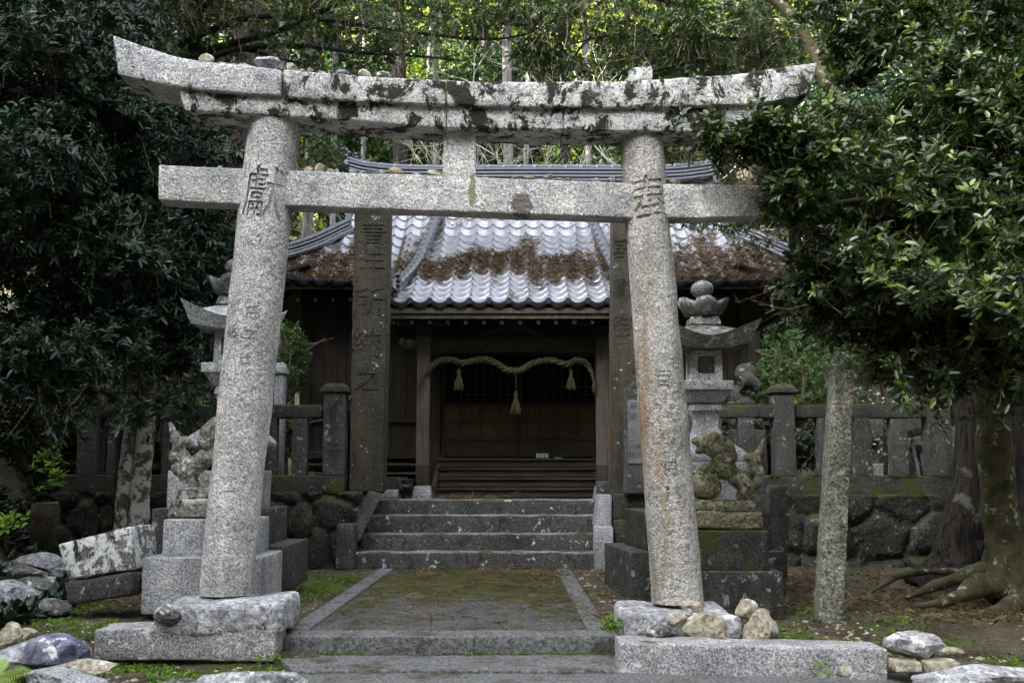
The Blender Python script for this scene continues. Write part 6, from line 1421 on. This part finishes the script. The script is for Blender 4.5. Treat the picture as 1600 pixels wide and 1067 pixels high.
for cx_, cy_, n in ((.95, 8.3, 260), (1.9, 9.6, 500), (2.7, 8.9, 700), (3.4, 8.2, 600), (2.6, 10.2, 500), (4, 9.8, 500), (.9, 9.8, 160), (-.2, 11.9, 120), (-.5, 13.6, 260), (-.1, 10.6, 160), (-1., 9.5, 120), (.4, 9, 120), (-.6, 8.2, 90), (.5, 11.5, 200), (-1, 11.6, 200), (3.6, 9.2, 400), (2.2, 11.3, 500), (-3.3, 9, 300), (1.3, 7.6, 90)):
    a = rng.normal(0, .22, (n, 2)); a[:, 0] *= 1.5
    for q in a:
        z = gz(cx_+q[0], cy_+q[1])+.015
        if cy_ > 13: z = Z(781, 13.32)+.02
        elif -1.2 < cx_+q[0] < .7: z = .015
        cl.append((cx_+q[0], cy_+q[1], z+abs(rng.normal(0, .012))))
blades('cedar_litter', np.array(cl), .12, .006, G['needle'], up=.1, kind='stuff', label='reddish dry cedar twigs lying in drifts on the ground and steps', cat='dead needles', loc=(0, 9, 0), seed=9)
m = MB()
for q in np.concatenate([scatter(700, -4, -1, 6.2, 9, 1.5, -.1, 20), scatter(500, 1.6, 4.4, 6.6, 9, 1.5, 0, 21), scatter(90, .6, 1.1, 7.4, 12, 1.5, -.5, 22)]):
    s_ = random.uniform(.006, .02)*(1.8 if random.random() < .05 else 1); vs0, fs = ico(1); m.add([Vector(q)+Vector((v.x*s_*random.uniform(.7, 1.3), v.y*s_, v.z*s_*.6)) for v in vs0], fs)
tag(m.build('gravel', G['rock_tan'], loc=(0, 7.5, 0), smooth=False), 'small grey and tan gravel strewn over the soil', 'gravel', kind='stuff')
# bank undergrowth on the left
pb = scatter(7500, -7, -3.5, 7.6, 13.5, 1.1, -.25, 30, .05, False); stuff_leaves('bank_undergrowth', pb, 'leaf_l', .06, .026, 6, 'dark small leaved undergrowth on the left bank', 'undergrowth', el=(35, 85))
pb = np.concatenate([pb, scatter(9000, -12, -4.6, 12, 21, .8, -.3, 33, .1, False)]); stuff_leaves('bank_shrubs', pb, 'leaf_l', .13, .05, 6, 'dark evergreen shrubs covering the slope beyond the left fence', 'undergrowth', el=(25, 85)); pb = scatter(5000, -6.5, -3.6, 7.6, 12.5, 1.3, -.2, 31, .04, False); blades('bank_brush', pb, .22, .005, G['needle'], up=.5, kind='stuff', label='brown dead fern stalks and twigs tangled on the left bank', cat='brush', loc=(-5, 9, 1), curve=.5)
for k, (px, py, Y, lb) in enumerate(((78, 712, 9.4, 'small bright leaved plant on the left bank beside the fence end'), (12, 815, 8.6, 'small bright leaved plant low at the left edge'), (88, 745, 9.3, 'low bright plant on the left bank under the other one'))):
    c = P(px, py, Y); t = thing('seedling', c, lb, 'plant'); r_ = np.random.default_rng(k); pp = np.array(c)+r_.normal(0, .06, (14, 3)); V, Fq, r = rosettes(pp, nrm(r_.normal(0, .4, pp.shape)+[0, -.5, 1]), 5, .07, .035, rng=r_); npmesh('leaves', V, Fq, G['weed'], t, rnd=r)
for k, (px, py, Y, n, lb) in enumerate(((1285, 1046, 6.42, 12, 'small green weed on the front slab beside the cream stone'), (957, 975, 7.2, 40, 'bright green weed at the right front corner of the path'), (852//2, 1022, 6.9, 10, 'upright green sprout at the left corner of the lower path slab'), (1480, 1010, 7.2, 22, 'green clump of weeds behind the stones at the lower right'), (1420, 980, 7.6, 16, 'little green plant behind the whitish angular stone'))):
    c = P(px, py, Y); t = thing('weed_plant', c, lb, 'plant'); r_ = np.random.default_rng(k+9); pp = np.array(c)+r_.normal(0, 1, (n, 3))*[.05, .04, .03]; pp[:, 2] = np.maximum(pp[:, 2], c.z-.02); V, Fq, r = rosettes(pp, nrm(r_.normal(0, .4, pp.shape)+[0, 0, 1]), 5, .03, .017, rng=r_); npmesh('leaves', V, Fq, G['weed'], t, rnd=r)
c = P(-12, 1062, 6.0); t = thing('fern', c, 'bright green fern frond in the bottom left corner', 'fern')
def frond(a, b, arch, wd):
    a, b = Vector(a), Vector(b); V = []; Fq = []; s_ = (b-a).normalized(); side = s_.cross(Vector((0, -.75, .66))).normalized()
    for i in range(15):
        f = (i+.5)/15; pc = a.lerp(b, f)+Vector((0, 0, arch*math.sin(f*math.pi)))
        for sg in (-1, 1):
            d = (side*sg+s_*.45+Vector((0, 0, -.12))).normalized(); l = wd*math.sin(math.pi*(.10+.86*f))**.8; w_ = s_*.0038; n = len(V)
            V += [tuple(pc-w_*.7), tuple(pc+d*l*.5-w_), tuple(pc+d*l), tuple(pc+d*l*.5+w_), tuple(pc+w_*.7)]; Fq += [(n, n+1, n+2, n+2), (n, n+2, n+3, n+4)]
    m = MB(); m.add(V, [q if q[2] != q[3] else q[:3] for q in Fq]); tube(m, [a.lerp(b, i/8)+Vector((0, 0, arch*math.sin(i/8*math.pi))) for i in range(9)], .002, 4); o_ = m.build('frond', G['fern'], t, smooth=False)
s = NT('fern_green', .5, .3); s.col(s.mix(s.noise(20, 3), (.16, .26, .04), (.30, .42, .08))); G['fern'] = s.m
frond(c, P(48, 1048, 5.95), .01, .055); frond(c, P(30, 1078, 5.8), .01, .05); frond(c, P(10, 1030, 6.1), .01, .05)
jm = []
for (y_a, y_b, z_, xa_, xb__, n_) in ((7.33, 7.368, -.10, -1.45, .7, 260), (6.775, 6.80, -.128, -1.25, 1.3, 170), (7.665, 7.685, .012, -1.5, .65, 60)):
    for _ in range(n_):
        a_ = random.uniform(xa_, xb__)
        if noise.noise(Vector((a_*3, y_a, 0))) > -.08: jm.append((a_, random.uniform(y_a, y_b), z_+random.uniform(0, .008)))
stuff_leaves('joint_weeds', np.array(jm), 'weed', .017, .010, 5, 'tiny moss and weeds rooted in the joints of the front slabs', 'weeds')
# moss cushions on ledges
def mossy(name, boxes, lb, n, mat='weed'):
    pp = []
    for (x0, x1, y0, y1, z) in boxes:
        for _ in range(int(n*(x1-x0))):
            a, b = random.uniform(x0, x1), random.uniform(y0, y1)
            if noise.noise(Vector((a*3, b*3, z))) > -.1: pp.append((a, b, z))
    return stuff_leaves(name, np.array(pp), 'moss', .016, .010, 5, lb, 'moss', el=(30, 80))
G['moss'] = leafmat('moss_cushion', (.03, .045, .01), (.09, .12, .02), rough=.9, trans=.1, spec=.05)
mossy('moss', [(X(1105, 12.6), X(1215, 12.6), 12.66, 12.84, Z(631, 12.66)), (X(1243, 12.6), X(1500, 12.6), 12.66, 12.84, Z(631, 12.66)), (X(150, 12.6), X(345, 12.6), 12.66, 12.84, Z(631, 12.66)), (X(1208, 12.6), X(1250, 12.6), 12.65, 12.9, Z(599, 12.6)), (X(958, 12.3), X(1012, 12.3), 12.3, 12.6, Z(772, 12.42)), (X(1200, 12.6), X(1500, 12.6), 12.57, 12.66, Z(743, 12.6))], 'green moss grown along the tops of the fence rails and blocks', 420)
